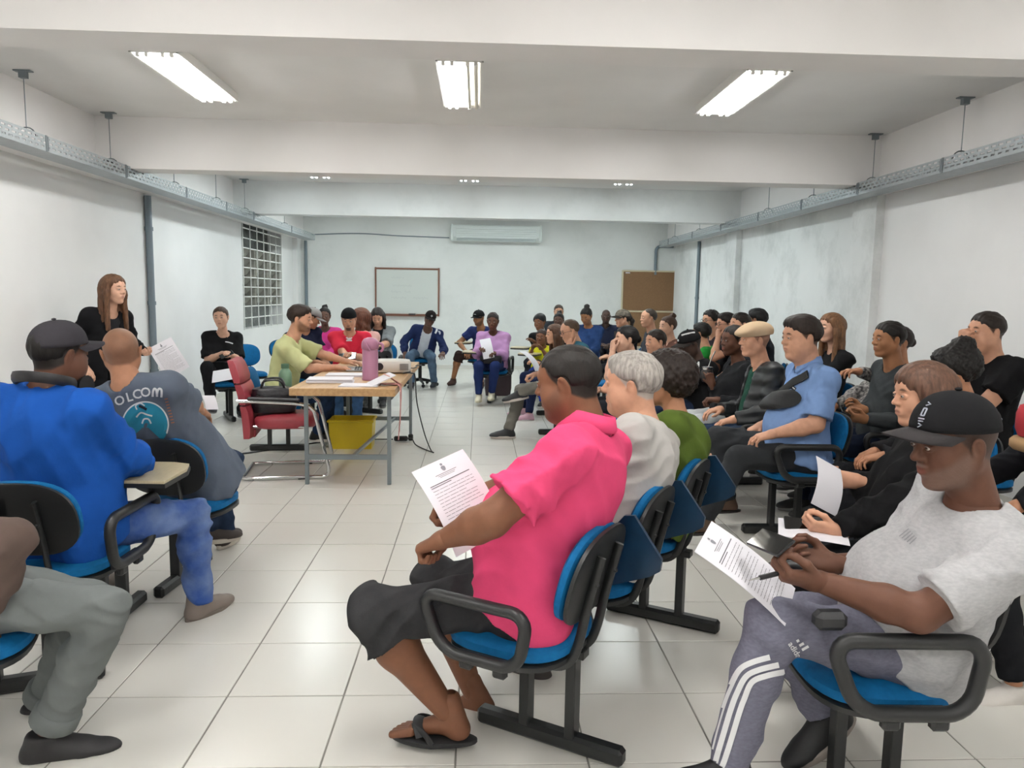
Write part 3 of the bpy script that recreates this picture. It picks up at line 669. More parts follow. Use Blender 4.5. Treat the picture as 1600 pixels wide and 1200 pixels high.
def nets(g, f):
    s = f < 0; s8 = s.astype(np.int8)
    a = s8[:-1]+s8[1:]; a = a[:, :-1]+a[:, 1:]; a = a[:, :, :-1]+a[:, :, 1:]
    cell = (a > 0) & (a < 8); ci = np.argwhere(cell)
    if len(ci) == 0: return np.zeros((0, 3)), np.zeros((0, 4), int)
    idx = np.full(cell.shape, -1, np.int32); idx[cell] = np.arange(len(ci))
    acc = np.zeros((len(ci), 3), f32); cnt = np.zeros(len(ci), f32)
    for e0, e1 in _E:
        fa = f[ci[:, 0]+e0[0], ci[:, 1]+e0[1], ci[:, 2]+e0[2]]; fb = f[ci[:, 0]+e1[0], ci[:, 1]+e1[1], ci[:, 2]+e1[2]]
        x = (fa < 0) != (fb < 0); t = np.where(x, fa/np.where(x, fa-fb, 1), 0)
        acc += x[:, None]*(np.array(e0, f32)+t[:, None]*np.array(np.subtract(e1, e0), f32)); cnt += x
    V = g.lo+g.h*(ci+acc/cnt[:, None]); Q = []
    for ax in range(3):
        o = [slice(None)]*3; o[ax] = slice(1, None); o2 = [slice(None)]*3; o2[ax] = slice(None, -1)
        ch = s[tuple(o2)] != s[tuple(o)]; b, c = (ax+1) % 3, (ax+2) % 3
        e = np.argwhere(ch); e = e[(e[:, b] > 0) & (e[:, c] > 0) & (e[:, b] < f.shape[b]-1) & (e[:, c] < f.shape[c]-1)]
        sg = s[e[:, 0], e[:, 1], e[:, 2]]
        def at(db, dc):
            q = e.copy(); q[:, b] += db; q[:, c] += dc; return idx[q[:, 0], q[:, 1], q[:, 2]]
        q = np.stack([at(-1, -1), at(0, -1), at(0, 0), at(-1, 0)], 1); q[~sg] = q[~sg][:, ::-1]; Q.append(q)
    return V, np.concatenate(Q)
def relax(V, Q, n=1, lam=.5):
    for _ in range(n):
        acc = np.zeros_like(V); cnt = np.zeros(len(V))
        for i in range(4):
            a, b = Q[:, i], Q[:, (i+1) % 4]; 
            for j in range(3): acc[:, j] += np.bincount(a, V[b, j], len(V))
            cnt += np.bincount(a, minlength=len(V))
            for j in range(3): acc[:, j] += np.bincount(b, V[a, j], len(V))
            cnt += np.bincount(b, minlength=len(V))
        V = V+lam*(acc/np.maximum(cnt, 1)[:, None]-V)
    return V
def mesh_np(name, V, Q, m, col=None):
    me = bpy.data.meshes.new(name); nv, nq = len(V), len(Q)
    me.vertices.add(nv); me.vertices.foreach_set('co', np.asarray(V, f32).ravel())
    me.loops.add(nq*4); me.loops.foreach_set('vertex_index', np.asarray(Q, np.int32).ravel())
    me.polygons.add(nq); me.polygons.foreach_set('loop_start', np.arange(0, nq*4, 4, dtype=np.int32))
    me.polygons.foreach_set('use_smooth', np.ones(nq, bool))
    me.update(calc_edges=True); me.materials.append(m)
    if col is not None:
        at = me.color_attributes.new('Col', 'FLOAT_COLOR', 'POINT'); at.data.foreach_set('color', np.concatenate([col, np.ones((nv, 1))], 1).astype(f32).ravel())
    return me
def folds(g, f, amp, seed, freq=42, d=None, band=.035):
    q = np.nonzero(np.abs(f) < band); P = np.stack([g.ax[i][q[i]] for i in range(3)], 1); r = np.random.default_rng(seed)
    w = np.zeros(len(P), f32)
    for i in range(3):
        a = r.normal(size=3); a[2] *= .9
        if d is not None: a = a*.45+np.asarray(d)*1.1
        a /= np.linalg.norm(a); b = r.normal(size=3); b /= np.linalg.norm(b); fr = freq*(1+.55*i)
        ph = P@a.astype(f32)*fr+1.9*np.sin(P@b.astype(f32)*fr*.37+r.uniform(0, 6))+r.uniform(0, 6)
        mask = np.clip(.5+np.sin(P@r.normal(size=3).astype(f32)*9+r.uniform(0, 6)), 0, 1.2)
        w += (1-np.abs(np.sin(ph*.5))*1.6).astype(f32)*mask/(1+.6*i)
    f[q] -= (amp*w).astype(f32)

# ------------------------------------------------------------------ head, hair and hand templates
_hd = {}
def head_tpl(kind, h):
    if (kind, h) in _hd: return _hd[(kind, h)]
    fem, fat = kind == 'f', kind == 'h'
    g = Grid((-.13, -.11, -.2), (.14, .11, .14), h); f = g.new(); fw = .93 if fem else 1.0
    ell(g, f, (-.012, 0, .028), (.097, .075, .085), k=.02)
    ell(g, f, (.03, 0, .03), (.058, .06*fw, .058), k=.03)
    ell(g, f, (.028, 0, -.035), (.056, .057*fw, .075), k=.03)
    for s in (-1, 1):
        rc(g, f, (-.008, s*.054*fw, -.045), (.052, s*.02*fw, -.1), .022 if not fem else .018, .017, k=.03)
        ell(g, f, (.052, s*.038*fw, -.03), (.026, .024, .026), k=.03)
        if fat: ell(g, f, (.03, s*.05, -.06), (.04, .03, .04), k=.03)
    if fat: ell(g, f, (.03, 0, -.105), (.045, .05, .03), k=.03)
    ell(g, f, (.066, 0, -.1), (.02, .02 if not fem else .015, .017), k=.02)
    rc(g, f, (.074, -.034, .024), (.074, .034, .024), .0125 if not fem else .009, k=.02)
    rc(g, f, (.08, 0, .016), (.106, 0, -.026), .0075, .0115 if not fem else .0095, k=.014)
    for s in (-1, 1): ell(g, f, (.093, s*.0125, -.03), (.012, .0085, .008), k=.008)
    ell(g, f, (.066, 0, -.062), (.026, .032, .022), k=.02)
    for s in (-1, 1):
        ell(g, f, (.1, s*.032, .003), (.024, .02, .0135), k=.012, sub=True)
        ell(g, f, (.079, s*.031, .002), (.0112, .016, .0125), k=.004)
        rc(g, f, (.0915, s*.018, .0075), (.087, s*.045, .0065), .0035, .003, k=.006)      # upper lid
        rc(g, f, (.0905, s*.019, -.006), (.0865, s*.044, -.005), .003, .0025, k=.006)
    rc(g, f, (.0885, -.014, -.0565), (.0885, .014, -.0565), .0055, k=.008)
    ell(g, f, (.0875, 0, -.0695), (.0085, .019, .0065), k=.008)
    rc(g, f, (.0965, -.02, -.063), (.0965, .02, -.063), .0022, k=.006, sub=True)
    for s in (-1, 1):
        ell(g, f, (-.012, s*.08, -.006), (.019, .0075, .032), rotx(-s*.25) @ roty(.2), k=.008)
        ell(g, f, (-.006, s*.089, -.003), (.009, .006, .017), roty(.2), k=.006, sub=True)
    nr = .046 if fem else (.066 if fat else .056)
    rc(g, f, (-.022, 0, -.05), (-.05, 0, -.185), nr, nr*1.06, k=.035)
    V, Q = nets(g, f); V = relax(V, Q, 1, .35)
    x, y, z = V.T; ay = np.abs(y); sm = lambda t: np.clip(t, 0, 1)
    mk = {}
    mk['brow'] = sm(1.4-1.4*(((ay-.031)/.02)**2+((z-.0265+.0022*((ay-.03)/.012)**2)/.006)**2))*(x > .055)
    mk['lips'] = sm(1.5-1.5*((y/.023)**2+((z+.0635)/(.0125))**2))*(x > .078)
    lipm = sm(1.2-1.2*((y/.022)**2+((z+.066)/.01)**2))
    mk['beard'] = sm((.004-.68*x-z)/.022)*sm((x+.012)/.025)*sm((z+.128)/.02)*(1-lipm)*(.82+.18*np.sin(x*700)*np.sin(y*640)*np.sin(z*670))
    mk['chin'] = sm((-.07-z)/.008)*sm((x-.03)/.02)*(z > -.125)*sm((.034-ay)/.01)
    mk['tash'] = sm((x-.075)/.01)*sm(1.3-1.3*((y/.027)**2+((z+.0505)/.0055)**2))
    mk['goatee'] = np.maximum(mk['chin'], mk['tash'])
    mk['beard'] = np.maximum(mk['beard'], mk['tash'])
    pl = .75*x-.66*z
    mk['scalp'] = sm((.012-pl+.01*np.sin(ay*90))/.008)*sm((z+.03-.45*(x+.02)*(x > -.02)+.028*sm((-.02-x)/.05))/.01)
    mk['scalp'] *= sm((.0772-ay)/.002)
    fr = sm((x+.0+.02-.35*(ay/.075)**3)/.02)
    mk['fringe'] = mk['scalp']*sm(((ay/.062)**2+((z-.055)/-.03)*.5+(-x-.04)*9-.5)/.35)*sm((.075-z)/.02)
    mk['recede'] = mk['scalp']*sm((.03-x+1.2*np.maximum(0, .02-ay))/.012)
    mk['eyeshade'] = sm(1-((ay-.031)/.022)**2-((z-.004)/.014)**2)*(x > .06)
    eyes = MB()
    for s in (-1, 1): eyes.sph((.0805, s*.031, .0015), (.0125, .0125, .0095), 14, 8, roty(math.pi/2))
    _hd[(kind, h)] = (V, Q, mk); return _hd[(kind, h)]
def eye_mesh():
    if 'eye' in _hd: return _hd['eye']
    V, Q, col = [], [], []
    for s in (-1, 1):
        n, m = 12, 9; o = len(V); dark = []
        for i in range(m+1):
            a = math.pi*i/m
            for j in range(n):
                b = 2*math.pi*j/n; r = .0126
                p = (math.cos(a)*r, math.sin(a)*math.cos(b)*r, math.sin(a)*math.sin(b)*r); V.append((.0822+p[0], s*.031+p[1], .0012+p[2]*.62)); col.append((.045, .022, .012) if a < .52 else (.47, .43, .4))
        for i in range(m):
            for j in range(n): Q.append((o+i*n+j, o+(i+1)*n+j, o+(i+1)*n+(j+1) % n, o+i*n+(j+1) % n))
    _hd['eye'] = (np.array(V), np.array(Q), np.array(col)); return _hd['eye']
_hair = {}
def hair_tpl(kind, h=.006):
    if kind in _hair: return _hair[kind]
    lo, hi = ((-.2, -.19, -.42), (.13, .19, .22)); g = Grid(lo, hi, h); f = g.new()
    th = {'short': .011, 'full': .02, 'recede': .009, 'crop': .0065, 'curly': .02, 'bob': .02, 'long': .015, 'tied': .011, 'bun': .011, 'afro': .038, 'wrap': .02, 'pony': .01, 'side': .018, 'wavy': .02, 'curlybun': .03}[kind]
    ell(g, f, (-.014, 0, .03), (.097+th, .075+th*.9, .085+th), k=.01)
    ell(g, f, (.028, 0, .03), (.06+th*.8, .061+th*.6, .061+th), k=.03)
    if kind == 'curlybun': ell(g, f, (-.07, 0, .13), (.065, .06, .05), k=.02); ell(g, f, (-.1, 0, .03), (.05, .08, .08), k=.03)
    if kind in ('afro', 'curly', 'curlybun'):
        q = np.nonzero(np.abs(f) < .05); P = np.stack([g.ax[i][q[i]] for i in range(3)], 1)
        f[q] -= (.006*(np.sin(P[:, 0]*190)*np.sin(P[:, 1]*170+1)*np.sin(P[:, 2]*180)+.8*np.sin(P[:, 0]*95+2)*np.sin(P[:, 2]*88)*np.sin(P[:, 1]*99))).astype(f32)
    X, Y, Z = g.ax[0][:, None, None], g.ax[1][None, :, None], g.ax[2][None, None, :]
    c0 = {'bob': .032, 'long': .019, 'wavy': .02, 'short': .018, 'full': .02, 'recede': -.016, 'crop': .008, 'side': .02, 'wrap': .03}.get(kind, .012)
    front = .75*X-.66*Z-f32(c0)-(.0045*np.sin(Y*150+1)+.0035*np.sin(Y*330+X*60)).astype(f32)*np.clip((.09-np.abs(Y))/.02, 0, 1)
    if kind in ('recede',): front = np.maximum(front, -(.0)+X-.045-.35*np.abs(Y))
    zl = -.035 if kind in ('short', 'full', 'recede', 'crop', 'side') else (-.05 if kind in ('tied', 'bun', 'pony', 'wrap') else -.09)
    side = np.where(X > -.03, (zl+.045)+.25*(X+.03), zl-.0)-Z if kind in ('short', 'full', 'recede', 'crop', 'side', 'tied', 'bun', 'pony', 'wrap') else zl-Z
    edge = np.maximum(front, side.astype(f32)) if zl > -.08 else front
    f = f+f32((.85 if zl > -.08 else .5)*min(th, .02))*np.exp(np.minimum(edge, 0)/.016)
    f = np.maximum(f, front); f = np.maximum(f, side.astype(f32))
    if kind in ('full', 'side'):
        ell(g, f, (.03, .0, .098), (.06, .058, .022), roty(.15), k=.02)
        if kind == 'side': ell(g, f, (.05, -.01, .085), (.035, .055, .022), roty(.4), k=.02)
    if kind in ('long', 'bob', 'wavy'):
        zb = {'long': -.33, 'bob': -.115, 'wavy': -.27}[kind]
        for s in (-1, 1):
            rc(g, f, (.025, s*.068, .05), (.012, s*.088, -.04), .016, .022, k=.025)
            rc(g, f, (.012, s*.088, -.03), (-.01 if kind != 'long' else .02, s*.095, zb), .02, .02, k=.03)
            rc(g, f, (-.05, s*.07, .0), (-.06, s*.085, zb), .035, .03, k=.04)
        rc(g, f, (-.09, 0, .02), (-.1, 0, zb), .045, .032, k=.05)
        q = np.nonzero(np.abs(f) < .03); P = np.stack([g.ax[i][q[i]] for i in range(3)], 1); an = np.arctan2(P[:, 1], P[:, 0]+.02)
        w = np.sin(an*26+2*np.sin(P[:, 2]*(14 if kind != 'wavy' else 30)))*.5+.5*np.sin(an*47+1+1.5*np.sin(P[:, 2]*9))
        f[q] -= (.0035*w*np.clip((.1-P[:, 2])/.1, 0, 1)).astype(f32)
        if kind == 'wavy': f[q] -= (.006*np.sin(P[:, 2]*55+an*3)*np.clip((.02-P[:, 2])/.1, 0, 1)).astype(f32)
    if kind == 'bun': ell(g, f, (-.07, 0, .125), (.042, .042, .034), k=.012); rc(g, f, (-.07, 0, .14), (-.06, .02, .15), .015, k=.01)
    if kind == 'tied': ell(g, f, (-.115, 0, .0), (.03, .034, .034), k=.012)
    if kind == 'pony': rc(g, f, (-.105, 0, .03), (-.14, .01, -.03), .022, .03, k=.015); rc(g, f, (-.14, .01, -.03), (-.115, .02, -.2), .03, .012, k=.015)
    if kind == 'wrap': ell(g, f, (-.055, 0, .075), (.075, .07, .06), k=.04)
    if kind not in ('afro', 'curly', 'wrap', 'curlybun'):
        q = np.nonzero(np.abs(f) < .02); P = np.stack([g.ax[i][q[i]] for i in range(3)], 1)
        f[q] -= (.0014*np.sin(P[:, 1]*230+3*np.sin(P[:, 0]*40)+2*np.sin(P[:, 2]*35))+(.003 if kind in ('full', 'side', 'short') else .0012)*np.sin(P[:, 0]*75+1)*np.sin(P[:, 1]*85+2)*np.sin(P[:, 2]*70)).astype(f32)
    ell(g, f, (.05, 0, -.05), (.068, .062 if kind not in ('long', 'bob', 'wavy') else .068, .075), k=.006, sub=True)   # keep the face clear
    if kind in ('short', 'full', 'recede', 'crop', 'side', 'tied', 'bun', 'pony'):
        for s in (-1, 1): ell(g, f, (-.008, s*.088, -.01), (.027, .03, .036), k=.004, sub=True)
    V, Q = nets(g, f); V = relax(V, Q, 1, .3); _hair[kind] = (V, Q); return _hair[kind]
_hand = {}
def hand_tpl(mode, h):
    if (mode, h) in _hand: return _hand[(mode, h)]
    g = Grid((-.05, -.085, -.1), (.2, .06, .06), h); f = g.new()
    b = {'curl': (22, 32, 22), 'grip': (52, 62, 40), 'flat': (6, 10, 8), 'fist': (75, 85, 60), 'type': (18, 38, 25)}[mode]
    base = [(.085, -.029, 0), (.09, -.009, .003), (.086, .011, .002), (.077, .029, -.003)]
    Ls = [(.041, .024, .019), (.045, .028, .02), (.041, .026, .019), (.032, .019, .017)]
    for p in base: rc(g, f, (.005, p[1]*.55, 0), p, .0185, .0118, k=.016)
    ell(g, f, (.045, 0, -.004), (.04, .032, .013), k=.012)
    rc(g, f, (-.04, 0, 0), (.01, 0, 0), .026, .024, k=.02)
    for i, (p, L) in enumerate(zip(base, Ls)):
        p = np.array(p); a = 0; sp = (-.09, -.03, .03, .1)[i]*(1 if mode in ('flat', 'type', 'curl') else .3)
        for j in range(3):
            a += math.radians(b[j]+(3*i if mode == 'curl' else 0)); d = np.array([math.cos(a)*math.cos(sp), math.sin(sp), -math.sin(a)]); q = p+d*L[j]
            r0, r1 = (.0098, .0088, .008, .007)[j:j+2]; r0 *= .88 if i == 3 else 1; r1 *= .88 if i == 3 else 1
            rc(g, f, p, q, r0, r1, k=.0045); p = q
    T = {'curl': [(.02, -.024, -.006), (.05, -.05, -.016), (.078, -.056, -.026), (.098, -.05, -.032)], 'flat': [(.02, -.024, -.004), (.048, -.055, -.008), (.075, -.068, -.012), (.097, -.074, -.014)]}.get(mode, [(.02, -.024, -.008), (.05, -.046, -.026), (.078, -.042, -.042), (.1, -.03, -.048)])
    if mode == 'type': T = [(.02, -.024, -.006), (.05, -.048, -.014), (.078, -.05, -.022), (.1, -.044, -.03)]
    for a_, c, r0, r1 in zip(T, T[1:], (.0155, .0118, .0105), (.0118, .0105, .0085)): rc(g, f, a_, c, r0, r1, k=.006)
    V, Q = nets(g, f); _hand[(mode, h)] = (V, Q); return _hand[(mode, h)]
_foot = {}
def foot_tpl(kind):
    if kind in _foot: return _foot[kind]
    g = Grid((-.12, -.08, -.1), (.23, .08, .08), .006); f = g.new()
    if kind == 'bare':
        g = Grid((-.12, -.08, -.1), (.23, .08, .08), .0045); f = g.new()
        rc(g, f, (-.03, 0, -.05), (-.005, 0, .05), .034, .034, k=.02); ell(g, f, (-.035, 0, -.05), (.032, .03, .028), k=.02)
        rc(g, f, (-.01, .0, -.02), (.115, .006, -.055), .036, .022, k=.03); rc(g, f, (-.03, -.012, -.055), (.11, -.03, -.06), .024, .018, k=.03)
        for i, (x, y, r) in enumerate(((.185, .03, .0135), (.182, .008, .0105), (.174, -.01, .0098), (.163, -.025, .0092), (.15, -.039, .0088))):
            rc(g, f, (x-.06, y*.85, -.058), (x, y, -.067), r*1.1, r, k=.006)
        f = np.maximum(f, -half(g, (0, 0, -.0775), (0, 0, 1)))
        V, Q = nets(g, f); _foot[kind] = (V, Q); return _foot[kind]
    hi = .02 if kind != 'boot' else .07
    rc(g, f, (-.03, 0, -.035), (-.012, 0, hi), .04, .043, k=.02)
    rc(g, f, (0, 0, -.02), (.1, .0, -.048), .044, .036, k=.03)
    ell(g, f, (.125, 0, -.055), (.075, .045, .033 if kind != 'dress' else .026), k=.03)
    if kind == 'dress': ell(g, f, (.17, 0, -.06), (.05, .034, .02), k=.02)
    rc(g, f, (-.04, 0, -.055), (.05, 0, -.055), .038, .04, k=.02)
    f = np.maximum(f, -half(g, (0, 0, -.066), (0, 0, 1))); f = np.maximum(f, half(g, (0, 0, hi), (0, 0, 1)))
    V, Q = nets(g, f); V = relax(V, Q, 1, .4); _foot[kind] = (V, Q); return _foot[kind]
def sole_mb(t=.026, w=1.0, l=0, z=-.085):
    out = []
    for i in range(28):
        a = 2*math.pi*i/28; x = .052+(.135+l)*math.cos(a); wd = (.047-.006*math.cos(2*a))*w*(1 if math.cos(a) > 0 else .9); out.append((x, wd*math.sin(a)))
    m = MB(); n = 28
    V = [(x*.97+.001, y*.95, z) for x, y in out]+[(x, y, z+.004) for x, y in out]+[(x, y, z+t-.002) for x, y in out]+[(x*.97, y*.93, z+t) for x, y in out]
    return m.add(V, [tuple(range(n))[::-1], tuple(range(3*n, 4*n))]+[(k*n+i, k*n+(i+1) % n, (k+1)*n+(i+1) % n, (k+1)*n+i) for k in range(3) for i in range(n)])
_shared = {}
def shared(key, fn):
    if key not in _shared: _shared[key] = fn()
    return _shared[key]
def shared_obj(key, fn, parent, name, m, M, sm=True):           # a mesh built once, placed by its matrix
    me = shared(key, lambda: fn())
    if isinstance(me, tuple):
        d = shared((key, m.name), lambda: mesh_np(name, me[0], me[1], m))
    else:
        def mk():
            o = me.obj(name, m, None, sm); d = o.data; bpy.data.objects.remove(o); return d
        d = shared((key, m.name), mk)
    o = link(name, d, parent); o.matrix_local = M; return o
def cap_crown():
    m = MB(); n, r = 30, 10
    def P(i, j):
        a = 2*math.pi*j/n; t = i/r; e = math.sin(t*math.pi/2)**.85; zz = math.cos(t*math.pi/2)
        seam = 1-.012*abs(math.cos(a*3))**12
        return (-.006+(.112+.006*math.cos(a))*e*math.cos(a)*seam, .09*e*math.sin(a)*seam, .035+.098*zz*(1+.05*math.cos(a)*e))
    V = [P(i, j) for i in range(r+1) for j in range(n)]; Fs = [(i*n+j, (i+1)*n+j, (i+1)*n+(j+1) % n, i*n+(j+1) % n) for i in range(r) for j in range(n)]
    o = len(V); V += [(x*.96, y*.96, z) for x, y, z in V[r*n:(r+1)*n]]; Fs += [(r*n+j, o+j, o+(j+1) % n, r*n+(j+1) % n) for j in range(n)]
    return m.add(V, Fs)
def cap_brim():
    m = MB(); nu, nv = 16, 7
    def P(u, v, top):
        a = (u-.5)*math.radians(150); r0 = (.116*math.cos(a)-.006, .088*math.sin(a)); ext = .078*max(0, math.cos(a*1.05))**.5
        x = r0[0]+ext*v; y = r0[1]*(1-.06*v); z = .036-.012*v-.9*y*y*(2.0+1.5*v)+(.004 if top else 0); return x, y, z
    m.quadgrid(lambda u, v: P(u, v, 1), nu, nv); m.quadgrid(lambda u, v: P(1-u, v, 0), nu, nv); return m
def flat_cap():
    g = Grid((-.16, -.13, -.02), (.18, .13, .16), .005); f = g.new()
    ell(g, f, (-.01, 0, .06), (.125, .1, .075), roty(.1), k=.02); ell(g, f, (.075, 0, .062), (.075, .085, .03), roty(.35), k=.03)
    f = np.maximum(f, -half(g, (0, 0, .03), (.12, 0, 1)))
    ell(g, f, (-.012, 0, .0), (.098, .08, .085), k=.005, sub=True)
    V, Q = nets(g, f); return relax(V, Q, 1, .4), Q
# ------------------------------------------------------------------ people
SKIN = {'pale': 'd9ab92', 'light': 'cf9c80', 'tan': 'b27f61', 'olive': 'a2714f', 'brown': '7a5039', 'dbrown': '5f3d2d', 'dark': '694b3f', 'vdark': '4c3830'}
def ik(a, c, l1, l2, hint):
    a, c = np.asarray(a, float), np.asarray(c, float); d = c-a; D = np.linalg.norm(d)
    if D > (l1+l2)*.995: c = a+d/D*(l1+l2)*.995; d = c-a; D = np.linalg.norm(d)
    if D < abs(l1-l2)+.03: D2 = abs(l1-l2)+.03; c = a+d/max(D, 1e-6)*D2; d = c-a; D = D2
    u = d/D; x = (l1*l1-l2*l2+D*D)/(2*D); hgt = math.sqrt(max(l1*l1-x*x, 0)); p = np.asarray(hint, float); p = p-u*(p@u); p /= np.linalg.norm(p)+1e-9
    return a+u*x+p*hgt, c
def basis(x, zhint):
    x = x/np.linalg.norm(x); z = np.asarray(zhint, float); z = z-x*(z@x)
    if np.linalg.norm(z) < 1e-3: z = np.array([1.0, .1, .1]); z = z-x*(z@x)
    z /= np.linalg.norm(z); return np.stack([x, np.cross(z, x), z], 1)
def M4(R, c, s=1.0):
    m = np.eye(4); m[:3, :3] = np.asarray(R)*s; m[:3, 3] = c; return Matrix(m.tolist())
ARMS = {'lap': (.27, .06, .66), 'knee': (.43, .15, .63), 'thigh': (.3, .13, .66), 'phone': (.34, .04, .8), 'fold': (.21, -.1, .8), 'side': (.05, .26, .5), 'rest': (.2, .3, .72)}
LEGS = {'sit': (.44, .11), 'in': (.3, .1), 'out': (.58, .13), 'back': (.16, .1), 'wide': (.45, .24)}
PEOPLE = {}
def person(key, label, h, look, face=None, pitch=0, roll=0, hip=None, L=.06, S=0, g=1.0, sc=1.0, hs=1.0, sex='m', fat=False, skin='tan', hair=None, buzz=None, brow='2a1d16', beard=None,
           top=('404040', 's'), bottom=('2b3038', 'l'), shoe=('sneaker', '202022', 'd8d8d8'), arms=('lap', 'lap'), hands=('curl', 'curl'), palms=(None, None), elb=(None, None), legs=('sit', 'sit'), knee=(None, None), feet=(None, None),
           twist=0, slump=.03, hipz=.535, cap=None, collar=None, neckcut=.072, hem=-.05, fold=1.0, res=None, stand=False, skirt=False, loose=1.0, leglen=1.0, lips='8a5045', sleeve=.62, belly=0, bust=0, open_=None, nk=0, shade=1.0):
    face = look if face is None else face
    C = W(*h) if len(h) == 3 and h[0] > 20 or True else None
    y = C[1]; fem = sex == 'f'
    res = res or (.0068 if y < 3.3 else .0085 if y < 5.2 else .0115 if y < 8.6 else .0145)
    hres = .0034 if y < 3.6 else .0045 if y < 6.5 else .0065; handres = .0034 if y < 3.6 else .0045 if y < 6.5 else .0065
    A = math.radians(face); fd = np.array([math.cos(A), math.sin(A), 0]); lf = np.array([-fd[1], fd[0], 0]); Z = np.array([0, 0, 1.0])
    a = math.radians(look); p = math.radians(pitch); hf = np.array([math.cos(a)*math.cos(p), math.sin(a)*math.cos(p), -math.sin(p)])
    hl = np.array([-math.sin(a), math.cos(a), 0]); hu = np.cross(hf, hl); r = math.radians(roll); hl, hu = hl*math.cos(r)+hu*math.sin(r), hu*math.cos(r)-hl*math.sin(r)
    HR = np.stack([hf, hl, hu], 1)
    if hip is None: H = np.array([*(C-fd*L-lf*S)[:2], hipz])
    else: H = W(*hip) if hip[0] > 15 or len(hip) == 3 and abs(hip[0]) > 15 else np.array(hip, float)
    N = C+HR @ (np.array([-.055, 0, -.135])*hs)+np.array([0, 0, (-.042 if not fat else -.022)+nk])*sc*hs-fd*.012
    base = np.array([H[0], H[1], 0.0])
    root = thing('person', label, 'person', tuple(base))
    TL = np.linalg.norm(N-H)
    # torso curve
    Mid = (H+N)/2-fd*slump; Bz = lambda t: (1-t)**2*H+2*t*(1-t)*(2*Mid-(H+N)/2)+t*t*N
    def fr(t):
        u = Bz(min(t+.05, 1))-Bz(max(t-.05, 0)); u /= np.linalg.norm(u); tw = math.radians(twist*t); l = lf*math.cos(tw)+np.cross(Z, lf)*math.sin(tw); l = l-u*(l@u); l /= np.linalg.norm(l)
        return np.stack([np.cross(l, u), l, u], 1)
    R1 = fr(.9); sw = (.178 if not fem else .158)*sc*(1+.22*(g-1))
    SH = [Bz(.88)+R1 @ np.array([-.01, s*sw, -.005]) for s in (1, -1)]
    HP = [H+lf*s*.085*sc for s in (1, -1)]
    ua, fa_ = .285*sc, .25*sc; th, sh = .43*sc*leglen, .415*sc*leglen
    EL, WR = [], []
    for i, s in enumerate((1, -1)):
        t = arms[i]
        if isinstance(t, str): q = ARMS[t]; T = np.array([H[0], H[1], H[2]-.535])+fd*q[0]*sc+lf*s*q[1]+Z*(q[2]); 
        elif t[0] == 'w': T = W(*t[1:])
        elif t[0] == 'face': T = C+HR @ (np.array(t[1:], float))
        else: T = np.array([H[0], H[1], 0])+fd*t[0]+lf*s*t[1]+Z*t[2]
        eh = elb[i]
        if eh is not None and eh[0] == 'w': EL.append(W(*eh[1:])); WR.append(np.array(T)); continue
        eh = (-fd*.35+lf*s*.45-Z) if eh is None else fd*eh[0]+lf*s*eh[1]+Z*eh[2]
        e, w = ik(SH[i], T, ua, fa_, eh); EL.append(e); WR.append(w)
    KN, AN, FD = [], [], []
    for i, s in enumerate((1, -1)):
        t = legs[i]
        if isinstance(t, str): q = LEGS[t]; T = base+fd*q[0]*sc+lf*s*q[1]+Z*.088
        elif t[0] == 'w': T = W(*t[1:])
        else: T = base+fd*t[0]+lf*s*t[1]+Z*t[2]
        kh = knee[i]; kx = None
        if kh is not None and kh[0] == 'w': kx = W(*kh[1:]); kh = None
        kh = (fd*.8+Z*1.0+lf*s*.12) if kh is None else fd*kh[0]+lf*s*kh[1]+Z*kh[2]
        if stand: kh = fd
        k, an = ik(HP[i], T, th, sh, kh); KN.append(k if kx is None else kx); AN.append(an)
        ft = feet[i]; fy, fp = ((face, 0) if ft is None else (ft if len(ft) == 2 else ft)); b_ = math.radians(fy); pp = math.radians(fp)
        FD.append(np.stack([np.array([math.cos(b_)*math.cos(pp), math.sin(b_)*math.cos(pp), -math.sin(pp)]), np.array([-math.sin(b_), math.cos(b_), 0]), np.array([math.cos(b_)*math.sin(pp), math.sin(b_)*math.sin(pp), math.cos(pp)])], 1))
    pts = np.array([H, N, C]+SH+EL+WR+KN+AN)
    G = Grid(pts.min(0)-.24, pts.max(0)+.22, res)
    ag = 1+.42*(g-1)
    # torso
    def torso(f, off, k=.06, low=True):
        gx = 1+.9*(g-1); gy = 1+.75*(g-1)
        lst = [(.02, -.01, .108*gx, .158*gy*(1.04 if fem else 1), .12), (.2, .012+.05*(g-1), .1*gx, .14*gy*(.93 if fem else 1), .13), (.36, .02+.05*(g-1)*1.2, .112*gx, .146*gy*(.95 if fem else 1), .13), (.58, .006, .108*(1+.5*(g-1)), .15*(1+.5*(g-1))*(.9 if fem else 1), .15), (.78, -.008, .09*(1+.4*(g-1)), .15*(1+.35*(g-1))*(.9 if fem else 1), .11)]
        if belly: lst.append((.26, .075+belly*.4, .085+belly*.3, .12*gy, .125))
        for t, c, rx, ry, rz in lst:
            ell(G, f, Bz(t)+fr(t) @ np.array([c*sc, 0, 0]), np.array([rx, ry, rz])*sc+off, fr(t), k=k)
        if low:
            for s in (1, -1): ell(G, f, H+fr(.05) @ np.array([-.055*gx, s*.075*gy, -.01])*sc, np.array([.095, .09, .09])*sc*gy**.5+off, fr(.05), k=.04)
        if fem or bust:
            b_ = bust or .045
            for s in (1, -1): ell(G, f, Bz(.6)+fr(.6) @ np.array([.075*gx+b_*.3, s*.068, -.01])*sc, np.array([b_+.015, .056, .06])*sc+off, fr(.6), k=.04)
